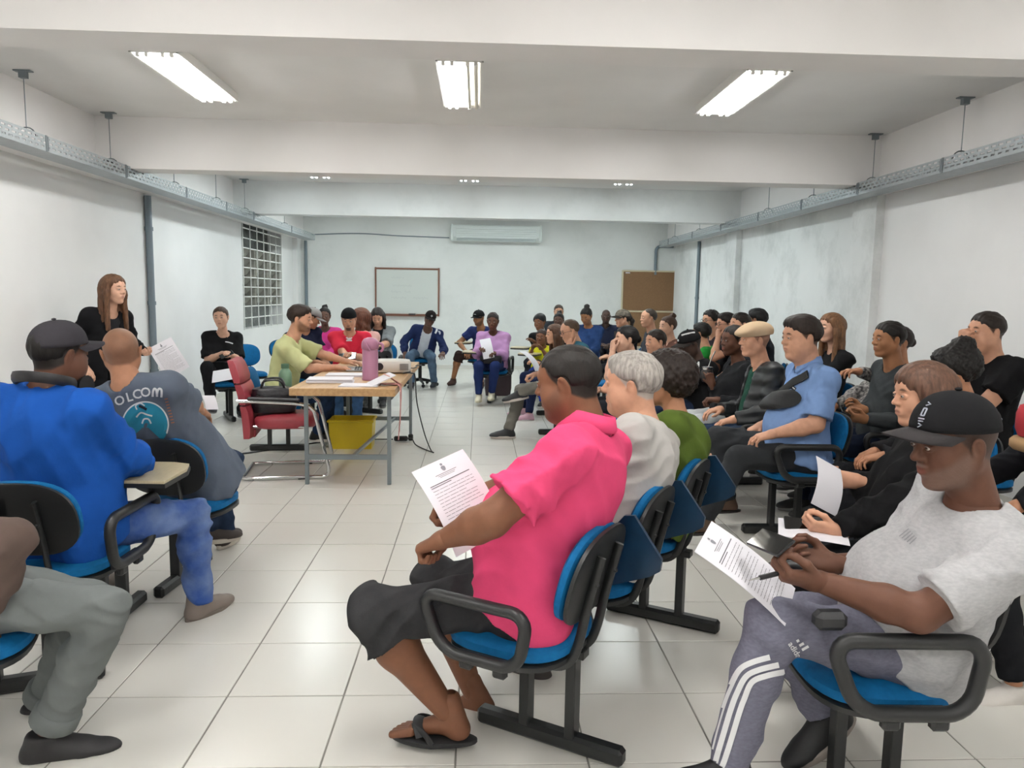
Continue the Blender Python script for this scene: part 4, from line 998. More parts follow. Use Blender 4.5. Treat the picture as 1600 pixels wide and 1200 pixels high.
        for i in (0, 1):
            rc(G, f, N-R1[:, 2]*.035+R1 @ np.array([-.005, (.03, -.03)[i], 0]), SH[i]+R1[:, 2]*.004, .05*sc+min(off, .01), .05*sc*ag+min(off, .009), k=.05)
            rc(G, f, Bz(.72)+fr(.72) @ np.array([0, (.09, -.09)[i], 0])*sc, SH[i], .075*sc*ag**.5+min(off, .012), .052*sc*ag**.5+min(off, .009), k=.05)
    neck_top = C+HR @ (np.array([-.03, 0, -.06])*hs)
    # bare body
    f = G.new(); torso(f, -.014); nr = (.045 if fem else .052)*(1.12 if fat else 1)*hs
    rc(G, f, N-R1[:, 2]*.05, neck_top, nr*1.15, nr, k=.05)
    for i in (0, 1):
        long = top[1] == 'l'; d = -.006 if long else 0
        rc(G, f, SH[i], EL[i], .05*sc*ag-.004, .041*sc*ag+d, k=.03); fm = EL[i]*.68+WR[i]*.32
        rc(G, f, EL[i], fm, .041*sc*ag+d, .042*sc*ag+d, k=.02); rc(G, f, fm, WR[i], .042*sc*ag+d, .0265*sc*(1+.5*(ag-1)), k=.02)
        bare = bottom[1] == 'short'; d = 0 if bare else -.012
        rc(G, f, HP[i], KN[i], .078*sc*ag-.01, .054*sc+d, k=.03); cm = KN[i]*.7+AN[i]*.3
        calf = cm+np.cross(lf, (AN[i]-KN[i])/np.linalg.norm(AN[i]-KN[i]))*.012*-1
        rc(G, f, KN[i], calf, .052*sc*ag+d, .055*sc*ag+d, k=.03); rc(G, f, calf, AN[i], .055*sc*ag+d, .035*sc+d*.5, k=.03)
    V, Q = nets(G, f); V = relax(V, Q, 1, .4)
    sk = np.array(lin(SKIN.get(skin, skin)))*shade; cols = [np.tile(sk, (len(V), 1))]; Vs, Qs = [V], [Q]
    def app(v, q, c): Qs.append(q+sum(len(x) for x in Vs)); Vs.append(v); cols.append(c)
    kind = 'h' if fat else ('f' if fem else 'm'); hV, hQ, mk = head_tpl(kind, hres)
    hc = np.tile(sk, (len(hV), 1)); mixc = lambda c, m, s=1.0: c*(1-m[:, None]*s)+np.array(lin(c_))*m[:, None]*s
    def paint(hexv, m, s): 
        nonlocal hc; hc = hc*(1-m[:, None]*s)+np.array(lin(hexv))[None]*m[:, None]*s
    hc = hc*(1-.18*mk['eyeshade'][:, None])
    if hair and hair[0] in ('short', 'full', 'crop', 'side', 'curly', 'afro', 'bun', 'tied', 'pony'): paint(hair[1], mk['scalp'], .9)
    if buzz: paint(buzz[1], mk[buzz[0]], buzz[2] if len(buzz) > 2 else .8)
    if beard: paint(beard[1], mk[beard[0]], beard[2] if len(beard) > 2 else .85)
    paint(lips, mk['lips'], .6); paint(brow, mk['brow'], .85)
    app(C+(hV*hs) @ HR.T, hQ, hc)
    eV, eQ, eC = eye_mesh(); app(C+(eV*hs) @ HR.T, eQ, eC)
    HF = []
    for i, s in enumerate((1, -1)):
        d = WR[i]-EL[i]; d /= np.linalg.norm(d); pm = palms[i]
        hd = None
        if pm is None: pn = -Z*.9-fd*.1; hx = d+fd*.25-Z*.1
        else:
            pn = fd*pm[0]+lf*s*pm[1]+Z*pm[2]; hx = d if len(pm) < 6 else fd*pm[3]+lf*s*pm[4]+Z*pm[5]
        B = basis(hx, -pn); v, q = hand_tpl(hands[i], handres); v = v*np.array([1, s, 1])*sc*(.93 if fem else 1.03)
        if s < 0: q = q[:, ::-1]
        app(WR[i]+v @ B.T, q, np.tile(sk*.96, (len(v), 1))); HF.append((WR[i], B))
    if shoe[0] == 'bare':
        v, q = foot_tpl('bare')
        for i, s in enumerate((1, -1)):
            vv = v*np.array([1, s, 1])*sc; app(AN[i]+vv @ FD[i].T, q if s > 0 else q[:, ::-1], np.tile(sk*.95, (len(v), 1)))
    V = np.concatenate(Vs); me = mesh_np('body', V-base, np.concatenate(Qs), mat('skin', 'ffffff', .55, attr=True, noise=(35, .1), bump=(140, .12, .002), spec=.35), np.concatenate(cols))
    link('body', me, root)
    ctx = dict(root=root, base=base, C=C, HR=HR, N=N, H=H, SH=SH, EL=EL, WR=WR, KN=KN, AN=AN, FD=FD, HF=HF, fd=fd, lf=lf, Bz=Bz, fr=fr, hs=hs, G=G, TL=TL)
    seed = sum(map(ord, key))
    # shirt
    tm = top[2] if len(top) > 2 else cloth(top[0])
    if top[1] != 'none':
        f = G.new(); torso(f, .011*loose, k=.07)
        for i in (0, 1): rc(G, f, HP[i]-fr(0)[:, 2]*.02, HP[i]+fr(0)[:, 2]*.1-fd*.02, .1*sc*ag+.006*loose, .1*sc*ag+.006*loose, k=.05)
        body_f = f
        bot = H+fr(.0)[:, 2]*hem
        f = np.maximum(f, half(G, bot, -fr(0)[:, 2]+fd*.0))
        if skirt:
            hm = base+Z*.52; rc(G, f, H+Z*.05, hm+Z*.08, .16*sc, .21*sc, k=.1); f = np.maximum(f, half(G, hm, -Z))
        arr = G.new()
        for i in (0, 1):
            dU = (EL[i]-SH[i])/np.linalg.norm(EL[i]-SH[i]); dF = (WR[i]-EL[i])/np.linalg.norm(WR[i]-EL[i]); sv = G.new()
            if top[1] == 's':
                e = SH[i]+(EL[i]-SH[i])*sleeve; rc(G, sv, SH[i]-R1[:, 2]*.006, e+dU*.05, .053*sc*ag**.7+.004*loose, .058*sc*ag+.018*loose, k=.02); sv = np.maximum(sv, half(G, e, dU))
            else:
                rc(G, sv, SH[i]-R1[:, 2]*.006, EL[i], .053*sc*ag**.7+.004*loose, .05*sc*ag+.006*loose, k=.03); e = WR[i]-dF*.01; fm = EL[i]*.6+WR[i]*.4
                rc(G, sv, EL[i], fm, .05*sc*ag+.006*loose, .046*sc*ag+.006*loose, k=.03); rc(G, sv, fm, WR[i]+dF*.03, .046*sc*ag+.006*loose, .034*sc+.005*loose, k=.02); sv = np.maximum(sv, half(G, e, dF)) if True else sv
            folds(G, sv, .0065*fold, seed+i, 60, dU)
            arr = np.minimum(arr, sv)
        f = smin(f, arr, f32(.035))
        folds(G, f, .0068*fold, seed, 44)
        if open_:
            f2 = G.new(); torso(f2, .004, k=.07); f2 = np.maximum(f2, half(G, bot, -fr(0)[:, 2])); rc(G, f2, N+R1 @ np.array([.012, 0, -.008]), neck_top, neckcut*sc, neckcut*sc*1.05, k=.01, sub=True); folds(G, f2, .003, seed+3, 40)
            V, Q = nets(G, f2); link('undershirt', mesh_np('undershirt', relax(V, Q, 1, .45)-base, Q, cloth(open_[1])), root)
            Rm = fr(.5); cut = np.maximum(np.maximum(half(G, Bz(.5)+Rm[:, 1]*open_[0], Rm[:, 1]), half(G, Bz(.5)-Rm[:, 1]*open_[0], -Rm[:, 1])), half(G, Bz(.5)+Rm[:, 0]*.03, -Rm[:, 0]))
            f = np.maximum(f, -cut)
        rc(G, f, N+R1 @ np.array([.012, 0, -.008]), neck_top, neckcut*sc, neckcut*sc*1.05, k=.01, sub=True)
        V, Q = nets(G, f); V = relax(V, Q, 1, .45); o = link('shirt', mesh_np('shirt', V-base, Q, tm), root); ctx['shirt'] = o; ctx['shirtVQ'] = (V, Q)
        if collar:
            m = MB(); c0 = N+R1 @ np.array([.006, 0, (.014+.02*(g-1)) if fat else .01]); n = 30; Vc = []
            for q_, (rr, zz) in enumerate(((neckcut*1.02, -.03), (neckcut*.93, .024), (neckcut*.99, .029), (neckcut*1.17, -.01), (neckcut*1.12, -.022))):
                for j in range(n):
                    an = .22+(2*math.pi-.44)*j/(n-1); x = math.cos(an)*rr*1.08; yy = math.sin(an)*rr; dip = -.055*max(0, math.cos(an))**2
                    Vc.append(c0+R1 @ (np.array([x+ .014, yy, zz+dip])*sc))
            m.add(Vc, [(q_*n+j, q_*n+j+1, (q_+1)*n+j+1, (q_+1)*n+j) for q_ in range(4) for j in range(n-1)])
            o = m.obj('collar', collar if not isinstance(collar, bool) else tm, root, 'all', org=base); o.location = (0, 0, 0)
    # trousers
    bm = bottom[2] if len(bottom) > 2 else cloth(bottom[0])
    tl = bottom[3] if len(bottom) > 3 else 1.0
    f = G.new(); gy = 1+.75*(g-1)
    ell(G, f, Bz(.03)+fd*-.01, np.array([.112*(1+.8*(g-1)), .165*gy, .115])*sc, fr(.03), k=.05)
    for s in (1, -1): ell(G, f, H+fr(.05) @ np.array([-.05, s*.08*gy, -.012])*sc, np.array([.1, .094, .092])*sc*gy**.4, fr(.05), k=.04)
    f = np.maximum(f, half(G, Bz(.2), fr(.2)[:, 2]))
    for i in (0, 1):
        lg = G.new(); d1 = (KN[i]-HP[i])/np.linalg.norm(KN[i]-HP[i]); d2 = (AN[i]-KN[i])/np.linalg.norm(AN[i]-KN[i])
        rc(G, lg, HP[i], KN[i], .086*sc*ag, .062*sc*(ag**.5)+.004*tl, k=.03)
        if bottom[1] == 'short':
            l2 = G.new(); rc(G, l2, KN[i]-d2*.02, KN[i]+d2*.12, .066*sc*ag+.008, .068*sc*ag+.014, k=.03); l2 = np.maximum(l2, half(G, KN[i]+d2*.085, d2)); lg = smin(lg, l2, f32(.02)); e = None
        else:
            cm = KN[i]*.65+AN[i]*.35; rc(G, lg, KN[i], cm, .062*sc*(ag**.5)+.004*tl, .058*sc*(ag**.5)+.004*tl, k=.03); rc(G, lg, cm, AN[i]+d2*.02, .058*sc*(ag**.5)+.004*tl, .042*sc+.014*tl, k=.03); e = AN[i]-d2*((.0 if tl > .4 else .02)+(bottom[4] if len(bottom) > 4 else 0))
        folds(G, lg, .0075*fold*min(1, tl), seed+5+i, 48, d2); lg = lg if e is None else np.maximum(lg, half(G, e, d2)); f = smin(f, lg, f32(.03))
    folds(G, f, .003*fold*min(1, tl), seed+9, 34)
    V, Q = nets(G, f); V = relax(V, Q, 1, .45); o = link('trousers' if bottom[1] != 'short' else 'shorts', mesh_np('trousers', V-base, Q, bm), root); ctx['legsVQ'] = (V, Q)
    # shoes
    if shoe[0] not in ('bare', None):
        sm_ = mat('shoe_'+shoe[1], shoe[1], .6, bump=(80, .2, .002)); so = mat('sole_'+shoe[2], shoe[2], .6)
        for i, s in enumerate((1, -1)):
            M = M4(FD[i], AN[i]-base, sc*(.92 if fem else 1.0))
            up = shared_obj(('foot', shoe[0]), lambda: foot_tpl(shoe[0]), root, 'shoe', sm_, M)
            so_o = shared_obj(('sole', shoe[0]), lambda: sole_mb(.026 if shoe[0] != 'dress' else .016, l=.018 if shoe[0] == 'dress' else 0), up, 'sole', so, Matrix())
            ctx.setdefault('shoes', []).append(up)
    if shoe[0] == 'bare':
        sm_ = mat('slipper_rubber', '222325', .6)
        for i, s in enumerate((1, -1)):
            sp = shared_obj(('slipsole',), lambda: sole_mb(.018, 1.06, .012, -.095), root, 'slipper', sm_, M4(FD[i], AN[i]-base, sc))
            def strap():
                m = MB()
                for k in (-1, 1): m.tube(smooth_path([(.125, .004, -.05), (.11, k*.03, -.034), (.07, k*.05, -.05), (.05, k*.052, -.08)]), .011, 8, flat=(.4, 1, (0, 0, 1)))
                m.tube(smooth_path([(.085, .046, -.06), (.1, .02, -.026), (.1, -.02, -.028), (.085, -.047, -.06)]), .02, 8, flat=(1, .25, (0, 0, 1)))
                return m
            shared_obj(('slipstrap',), strap, sp, 'strap', sm_, Matrix())
    # hair and headwear
    Mh = M4(HR, C-base, hs*1.0)
    if hair:
        hm_ = mat('hair_'+hair[1], hair[1], .55, noise=(90, .45), bump=(200, .5, .003), stretch=(1, 1, .25), spec=.35)
        shared_obj(('hair', hair[0]), lambda: hair_tpl(hair[0]), root, 'hair' if hair[0] != 'wrap' else 'head_wrap', hm_, Mh)
    if cap:
        km = cap[2] if len(cap) > 2 else cloth(cap[1], .15, .85)
        Mc = Mh
        if cap[0] == 'back': Mc = M4(HR @ rotz(math.pi), C-base-HR[:, 0]*.012, hs)
        if cap[0] == 'flat': shared_obj(('flatcap',), flat_cap, root, 'flat_cap', km, Mh)
        else:
            tilt = Matrix.Rotation(math.radians(cap[3] if len(cap) > 3 and cap[3] else 0), 4, 'Y')
            cr = shared_obj(('cap',), cap_crown, root, 'cap', km, Mc @ tilt, 'all')
            bm_ = cap[4] if len(cap) > 4 else km
            shared_obj(('brim',), cap_brim, cr, 'brim', bm_, Matrix(), 50)
            shared_obj(('button',), lambda: MB().sph((-.006, 0, .137), (.009, .009, .005), 10, 5), cr, 'button', km, Matrix())
            ctx['cap'] = cr
    PEOPLE[key] = ctx; return ctx
def glasses(ctx, hexv='1c1c20', rx=.024):
    m = MB()
    for s in (-1, 1):
        m.tube([(.103-.006*abs(math.cos(a))*0-(.012 if math.cos(a)*s > .5 else 0)*.5, s*.033+rx*math.cos(a)*1.05, .0+.018*math.sin(a)) for a in np.linspace(0, 2*math.pi, 18)[:-1]], .0022, 6, True)
        m.tube([(.098, s*.058, .006), (.05, s*.076, .008), (-.015, s*.079, .004), (-.03, s*.077, -.012)], .0018, 5)
    m.tube([(.106, -.009, .004), (.109, 0, .006), (.106, .009, .004)], .002, 5)
    o = m.obj('eyeglasses', plastic(hexv, .3), ctx['root'], True); o.matrix_local = M4(ctx['HR'], ctx['C']-ctx['base'], ctx['hs']); return o
def on_surface(VQ, V, Fs, d, off=.0025, back=.15):              # lay a flat print onto a cloth surface
    bv = BVHTree.FromPolygons([Vector(p) for p in VQ[0]], [tuple(map(int, q)) for q in VQ[1]]); d = Vector(d).normalized(); out = []; ok = []
    for p in V:
        h = bv.ray_cast(Vector(p)-d*back, d, back*2.5)
        ok.append(h[0] is not None); out.append(h[0]-d*off if h[0] is not None else Vector(p))
    return out, [q for q in Fs if all(ok[i] for i in q)]
def print_on(ctx, which, V, Fs, d, name, m, off=.0025, back=.15):
    P, Fk = on_surface(ctx[which], V, Fs, d, off, back)
    mb = MB().add(P, Fk); o = mb.obj(name, m, ctx['root'], org=ctx['base']); o.location = (0, 0, 0); return o

def decal(ctx, which, uv, Fs, name, m, off=.002):               # print given where it shows, laid on the garment it belongs to
    VQ = ctx[which]; bv = BVHTree.FromPolygons([Vector(p) for p in VQ[0]], [tuple(map(int, q)) for q in VQ[1]]); out, ok = [], []
    o = Vector(CAM0)
    for u, v in uv:
        d = Vector(W(u, v, 1.0)-CAM0).normalized(); h = bv.ray_cast(o, d); ok.append(h[0] is not None)
        out.append(tuple(h[0]-d*off) if h[0] is not None else (0, 0, 0))
    Fk = [f for f in Fs if all(ok[i] for i in f)]
    if not Fk: return None
    par = list(range(len(out)))
    def find(i):
        while par[i] != i: par[i] = par[par[i]]; i = par[i]
        return i
    Fk = [f for f in Fk if max((Vector(out[a])-Vector(out[f[0]])).length for a in f) < .06]
    for f_ in Fk:
        for i in f_[1:]: par[find(i)] = find(f_[0])
    groups = {}
    for f_ in Fk: groups.setdefault(find(f_[0]), []).append(f_)
    for fs in groups.values():
        ids = sorted({i for f_ in fs for i in f_}); mp = {a: k for k, a in enumerate(ids)}
        U(MB().add([out[i] for i in ids], [tuple(mp[i] for i in f_) for f_ in fs]).obj(name, m, ctx['root'], org=ctx['base']))
def px_text(s, u, v, size, ang=0, bold=True, sub=0):            # text outline in picture units; ang in degrees clockwise
    V, Fs = text_mesh(s, size, 0, bold); a = math.radians(ang); c, q = math.cos(a), math.sin(a)
    return [(u+x*c+y*q, v+x*q-y*c) for x, y, z in V], Fs
def px_ribbon(path, w):
    P = smooth_path([np.array((*p, 0.0)) for p in path], 6); V, Fs = [], []
    for i, p in enumerate(P):
        t = P[min(i+1, len(P)-1)]-P[max(i-1, 0)]; t /= np.linalg.norm(t)+1e-9; n = np.array([-t[1], t[0]])
        V += [tuple(p[:2]+n*w/2), tuple(p[:2]+n*w/6), tuple(p[:2]-n*w/6), tuple(p[:2]-n*w/2)]
    return V, [(4*i+k, 4*i+k+1, 4*i+k+5, 4*i+k+4) for i in range(len(P)-1) for k in range(3)]
# ------------------------------------------------------------------ the cast; head given by where it stands in the room
P = person
SN, DR = 'sneaker', 'dress'
# --- right foreground
P('p43', 'heavy man in a pink polo shirt and grey denim shorts sitting in the foreground', (887, 597, 2.42), 155, 152, hip=(.16, 2.4, .53), g=1.6, belly=.14, fat=True, pitch=8, skin='brown', buzz=('scalp', '1b1512'), hair=('crop', '1c1613'), beard=('beard', '2a1c16', .4), top=('dd4a76', 's', cloth('dd4a76', .1)), bottom=('3a3a3c', 'short', denim('3a3a3c')), shoe=('bare',), collar=True, neckcut=.08, loose=1.4, sleeve=.72,
  leglen=1.02, legs=(('w', 702, 1116, 2.36), ('w', 740, 1085, 2.62)), feet=((172, 0), (165, 12)), arms=(('w', 694, 842, 2.2), (.33, .02, .76)), hands=('fist', 'grip'), elb=(('w', 768, 812, 2.12), None), knee=((.8, .5, 1), None))
P('p44', 'grey-haired older man in a plain white T-shirt in the front bench', (985, 600, 2.95), 163, 150, hip=(.52, 2.86, .53), g=1.3, fat=True, skin='light', hair=('full', 'b5afa8'), brow='8a8078', top=('c9c6c2', 's'), bottom=('b3aea6', 'l'), shoe=(SN, '3b3634', 'b9aa98'), legs=(('w', 835, 1040, 2.85), ('w', 905, 960, 3.3)), loose=1.5)
P('p45', 'woman in an olive green top with frizzy dark hair tied back', (1042, 595, 3.44), 150, 150, hip=(.82, 3.34, .53), sex='f', g=1.35, skin='tan', hair=('afro', '2b1f1a'), top=('586b2c', 'l'), bottom=('2a2c33', 'l'), loose=1.4, arms=('lap', 'lap'))
P('p42', 'man in a black cap, heather grey T-shirt and striped track pants holding a phone', (1490, 690, 1.98), 181, 178, hip=(1.24, 2.08, .515), pitch=8, g=1.3, belly=.08, skin='dbrown', buzz=('scalp', '2a2320', .7), beard=('beard', '857a72', .32), hs=1.06, cap=('cap', '1d1d1f', cloth('1d1d1f', .2), -6, cloth('3a3738', .2)), top=('adadae', 's', heather('b2b2b3', 'a3a3a5')), bottom=('6d6d7c', 'l', heather('70707f', '636371')), shoe=(SN, '1a1b1d', '9a918a'), sleeve=.8, loose=1.3,
  arms=(('w', 1278, 908, 1.9), ('w', 1300, 880, 2.15)), hands=('grip', 'grip'), palms=((-.1, -.5, .8, 1, 0, .15), (-.1, -.5, .8, 1, .3, .1)), elb=((-.5, .6, -1), None), legs=(('w', 1138, 1195, 1.93), ('w', 1285, 1118, 2.2)), feet=((182, 0), (185, 38)), knee=((1, .1, 1), ('w', 1222, 962, 2.32)))
P('p41', 'woman with a brown bob in a black jacket holding papers and a phone', (1440, 617, 2.82), 177, 176, hip=(1.62, 2.82, .53), sex='f', pitch=3, skin='light', hair=('bob', '66493a'), brow='4a352a', top=('121214', 'l', cloth('131315', .3)), bottom=('2b2d31', 'l', denim('2b2d31')), shoe=(SN, '222224', '888888'), loose=1.7, g=1.1,
  arms=(('w', 1292, 836, 2.62), ('w', 1338, 752, 2.92)), hands=('grip', 'grip'), palms=((.3, -.6, .5, 1, -.1, .1), (.2, .8, .2, 1, .1, .1)), legs=(('w', 1255, 1010, 2.6), ('w', 1240, 965, 2.95)), knee=(('w', 1262, 890, 2.58), ('w', 1240, 872, 2.9)))
P('p46', 'person in dark trousers and white sneakers cut off by the right edge', (1720, 560, 2.9), 180, 182, hip=(2.36, 2.95, .53), sex='f', skin='tan', hair=('long', '2a201c'), top=('1c1c20', 'l'), bottom=('18191c', 'l', cloth('18191c'), .6, .04), shoe=(SN, 'cfcac4', 'd8d4d0'), legs=(('w', 1585, 1075, 2.62), ('w', 1600, 1000, 2.95)), arms=('thigh', 'thigh'))
# --- right middle rows
P('p36', 'heavy man in a light blue polo shirt with a black bag strap across his chest', (1251, 527, 4.6), 187, 180, hip=(2.0, 4.6, .53), pitch=3, hs=1.1, g=1.5, fat=True, belly=.06, skin='light', hair=('side', '2c211c'), top=('7d9ccb', 's', cloth('7f9ecf', .12)), bottom=('35373a', 'l'), shoe=(DR, '5a4436', '2a2422'), collar=True, loose=1.3, sleeve=.85,
  arms=(('w', 1208, 678, 4.4), ('w', 1190, 665, 4.85)), palms=((.2, -.2, -1), None), elb=((-.6, .5, -1), None), legs=(('w', 1100, 812, 4.32), ('w', 1135, 780, 4.8)), knee=((.8, .2, 1), None), leglen=1.03)
P('p35', 'man in a beige flat cap and black puffer jacket over a green sweater', (1179, 531, 5.35), 182, 178, hip=(2.03, 5.3, .53), skin='light', buzz=('scalp', '4a3d34', .5), cap=('flat', 'c9ad8c', cloth('cdb394', .08)), top=('24282b', 'l', mat('puffer', '25292c', .5, noise=(6, .2))), open_=(.075, '1f4a3c'), bottom=('2b3a52', 'l', denim('2b3a52')), loose=2.2, g=1.15, arms=(('w', 1148, 655, 5.15), ('w', 1125, 640, 5.5)), shoe=(SN, '202022', '888888'))
P('p34', 'woman in a dark hoodie holding a gourd cup beside the flat cap man', (1146, 532, 5.95), 195, 182, hip=(2.02, 5.95, .53), sex='f', skin='dbrown', hair=('tied', '1b1614'), top=('202124', 'l'), bottom=('cfd3d6', 'l'), loose=1.6, g=1.15, arms=(('w', 1122, 625, 5.75), ('w', 1112, 600, 5.95)), hands=('grip', 'grip'), palms=(None, (.1, .9, 0, .3, 0, 1)))
P('p38', 'man in a dark grey sweater with short black hair looking left', (1388, 530, 4.98), 184, 180, hip=(2.78, 5.05, .53), skin='olive', hair=('short', '16120f'), top=('3c4042', 'l', cloth('3d4143', .15)), bottom=('1e2638', 'l', denim('1e2638')), arms=(('w', 1352, 655, 4.75), ('w', 1348, 640, 5.0)), hands=('grip', 'grip'), palms=((0, -.6, .6, 1, 0, .1), (0, -.6, .6, 1, .2, .1)), loose=1.3, g=1.08, shoe=(SN, '222222', '999999'), L=0)
P('p47', 'person in a dark patterned blouse resting one arm on the chair back', (1402, 535, 5.5), 184, 182, hip=(2.95, 5.55, .53), sex='f', skin='tan', hair=('tied', '2a201c'), top=('26262a', 'l', mat('pattern_blouse', '2b2b2e', .8, noise=(45, .9, 'a09c98'))), bottom=('22242a', 'l'), arms=(('w', 1322, 578, 5.15), 'lap'), elb=((0, .4, -1), None))
P('p37', 'woman with very long light brown hair against the right wall', (1298, 512, 6.25), 192, 182, hip=(2.92, 6.3, .53), sex='f', skin='pale', hair=('long', '7a5639'), top=('1a1a1c', 'l'), bottom=('1d1e22', 'l'))
P('p39', 'woman with a big curly black bun and dark clothes seen from behind', (1488, 580, 3.95), 165, 172, hip=(2.5, 3.98, .53), sex='f', pitch=12, skin='tan', hair=('curlybun', '171312'), top=('1c1c1f', 'l'), bottom=('1c1d21', 'l'), loose=1.5, g=1.15)
P('p40', 'big man in a black T-shirt by the right wall with his hand to his mouth', (1540, 518, 4.5), 184, 182, hip=(3.05, 4.47, .55), g=1.3, fat=True, skin='light', hair=('short', '2b211c'), top=('151517', 's'), bottom=('1a1b1f', 'l'), sc=1.08, arms=('thigh', ('face', .125, -.02, -.1)), hands=('curl', 'fist'), palms=(None, (-1, 0, 0, 0, 0, 1)), loose=1.4)
# --- left foreground
P('p2', 'man in a dark cap and blue sweatshirt and dusty blue work trousers seen from behind', (93, 553, 3.02), 62, 80, hip=(-1.66, 3.07, .535), nk=.03, g=1.5, fat=True, skin='dbrown', buzz=('scalp', '171311'), hair=('crop', '171311'), cap=('cap', '3b393d', cloth('3d3b40', .15), -4), top=('1a50a2', 'l', cloth('1b52a6', .14)), bottom=('24498c', 'l', mat('dusty_work_cloth', '23478a', .92, noise=(7, .55, '7f93b4'), bump=(90, .3, .003))), shoe=('boot', '7b7068', '6a6058'), loose=1.8,
  arms=('thigh', ('w', 222, 728, 3.32)), elb=(None, (-.2, .8, -1)), legs=(('w', 150, 905, 3.55), ('w', 312, 938, 3.4)), feet=((85, 0), (62, 0)), knee=((.6, .0, 1), (.7, .5, 1)))
P('p3', 'man with a shaved head in a grey T-shirt printed with a teal half circle', (190, 550, 3.6), 108, 84, hip=(-1.42, 3.92, .535), roll=-6, nk=.05, g=1.2, skin='tan', buzz=('scalp', '4a3a30', .5), top=('5f6875', 's', cloth('616a78', .1)), bottom=('2c3a50', 'l', denim('2d3b52')), shoe=(SN, '3a322e', 'cbc4b8'), loose=1.2, sleeve=.8, slump=.0, twist=6,
  arms=('thigh', ('w', 325, 655, 4.2)), elb=(None, (-.4, 1.0, -.6)), legs=('sit', ('w', 322, 826, 4.3)), feet=(None, (22, 0)))
P('p1', 'person in grey trousers with rolled cuffs and black shoes at the lower left corner', (-175, 660, 2.25), 15, 12, hip=(-1.6, 2.32, .56), g=1.15, skin='dbrown', buzz=('scalp', '222222'), top=('5d4f49', 'l', cloth('5d4f49', .15)), bottom=('6b706f', 'l', cloth('6d7271', .1), 1.2, .055), shoe=(DR, '232224', '1a1a1a'), arms=(('w', -40, 930, 2.6), ('w', -25, 965, 2.2)), elb=(None, ('w', 14, 846, 2.12)), legs=(('w', 62, 1108, 2.62), ('w', 72, 1152, 2.33)), knee=(('w', 140, 942, 2.5), ('w', 166, 952, 2.3)), feet=((10, 0), (14, 0)), loose=1.6)
P('p4', 'woman with long brown hair in black standing by the left wall speaking', (178, 452, 6.5), -22, -35, hip=(-3.2, 6.55, .87), sex='f', sc=.97, skin='pale', hair=('long', '6f4d36'), top=('17171a', 'l', cloth('18181b', .2)), bottom=('17171a', 'l'), shoe=(DR, '1a1a1a', '111111'), stand=True, skirt=True, legs=((.0, .09, .088), (.02, .08, .088)), arms=(('w', 226, 550, 6.6), (.08, .2, .86)), hands=('grip', 'curl'), palms=((0, -.3, .9), None), open_=(.05, '26262a'))
P('p5', 'woman in a black T-shirt sitting alone by the left wall with paper on her lap', (345, 496, 8.75), -84, -62, L=.1, roll=4, sex='f', skin='pale', hair=('tied', '4a3529'), top=('1a1a1c', 's'), bottom=('1b1b1e', 'l'), shoe=(SN, '2a2a30', '777777'), arms=('phone', 'phone'), hands=('grip', 'grip'), legs=(('w', 376, 640, 8.9), ('w', 330, 632, 8.4)), knee=(None, (.8, .3, 1)), loose=1.5, sleeve=.9)
# --- around the table
P('p6', 'bearded man in a lime yellow T-shirt typing at the laptop', (470, 498, 7.05), -6, 4, hip=(-1.84, 7.12, .54), pitch=6, skin='light', hair=('full', '33241c'), beard=('beard', '3f2a20', .8), top=('cfd39a', 's', cloth('d2d69e', .08)), bottom=('2b3c58', 'l', denim('2c3e5c')), shoe=(SN, '1b1b1d', 'd8d4ce'), loose=1.8, sleeve=.92, arms=(('w', 545, 566, 7.28), ('w', 525, 574, 7.0)), hands=('type', 'type'), palms=((0, 0, -1, 1, 0, -.05), (0, 0, -1, 1, .15, -.05)), elb=((-.4, .5, -1), (-.4, .5, -1)), legs=(('w', 512, 672, 7.5), ('w', 496, 676, 7.28)))
P('p7', 'man in navy with a light grey cap bending behind the lime T-shirt', (487, 497, 9.3), 25, -40, pitch=22, L=.1, S=.0, g=1.25, skin='tan', hair=('crop', '2a2320'), cap=('cap', '8b8786'), top=('20243a', 's'), bottom=('22242c', 'l'), loose=1.5)
P('p8', 'woman with a high bun in a bright pink hoodie behind the table', (507, 494, 10.6), -84, -88, sex='f', g=1.15, skin='dark', hair=('bun', '1a1413'), top=('c23a80', 'l'), bottom=('2a2c33', 'l'), loose=1.5)
P('p9', 'man in a red T-shirt and backwards black cap at the far table end', (545, 499, 8.85), -86, -84, L=.1, pitch=15, g=1.12, skin='light', buzz=('scalp', '1a1512'), beard=('goatee', '2a1e18', .8), cap=('back', '17171a'), top=('cc2a40', 's', cloth('cf2c43', .1)), bottom=('3f5c82', 'l', denim('41608a')), shoe=(SN, '3a3d30', 'b9bd3a'), arms=('phone', ('w', 556, 575, 8.5)), hands=('grip', 'grip'), loose=1.5, sleeve=.85, legs=((.38, .1, .088), (.36, .1, .088)))
P('p10', 'person with wavy brown hair hidden behind the red T-shirt', (563, 497, 9.5), 165, 150, sex='f', skin='light', hair=('wavy', '6a3f2c'), top=('d2a49c', 'l'), bottom=('2a2c33', 'l'))
P('p11', 'woman in an open grey shirt looking down below the whiteboard', (590, 495, 10.4), -88, -88, L=.0, pitch=26, sex='f', g=1.15, skin='light', hair=('long', '2a201d'), top=('73777a', 's', cloth('767a7d', .12)), open_=(.06, '1c1d20'), bottom=('55585c', 'l'), shoe=(SN, '222222', '666666'), arms=('phone', 'phone'), hands=('grip', 'grip'), loose=1.6, sleeve=.95)
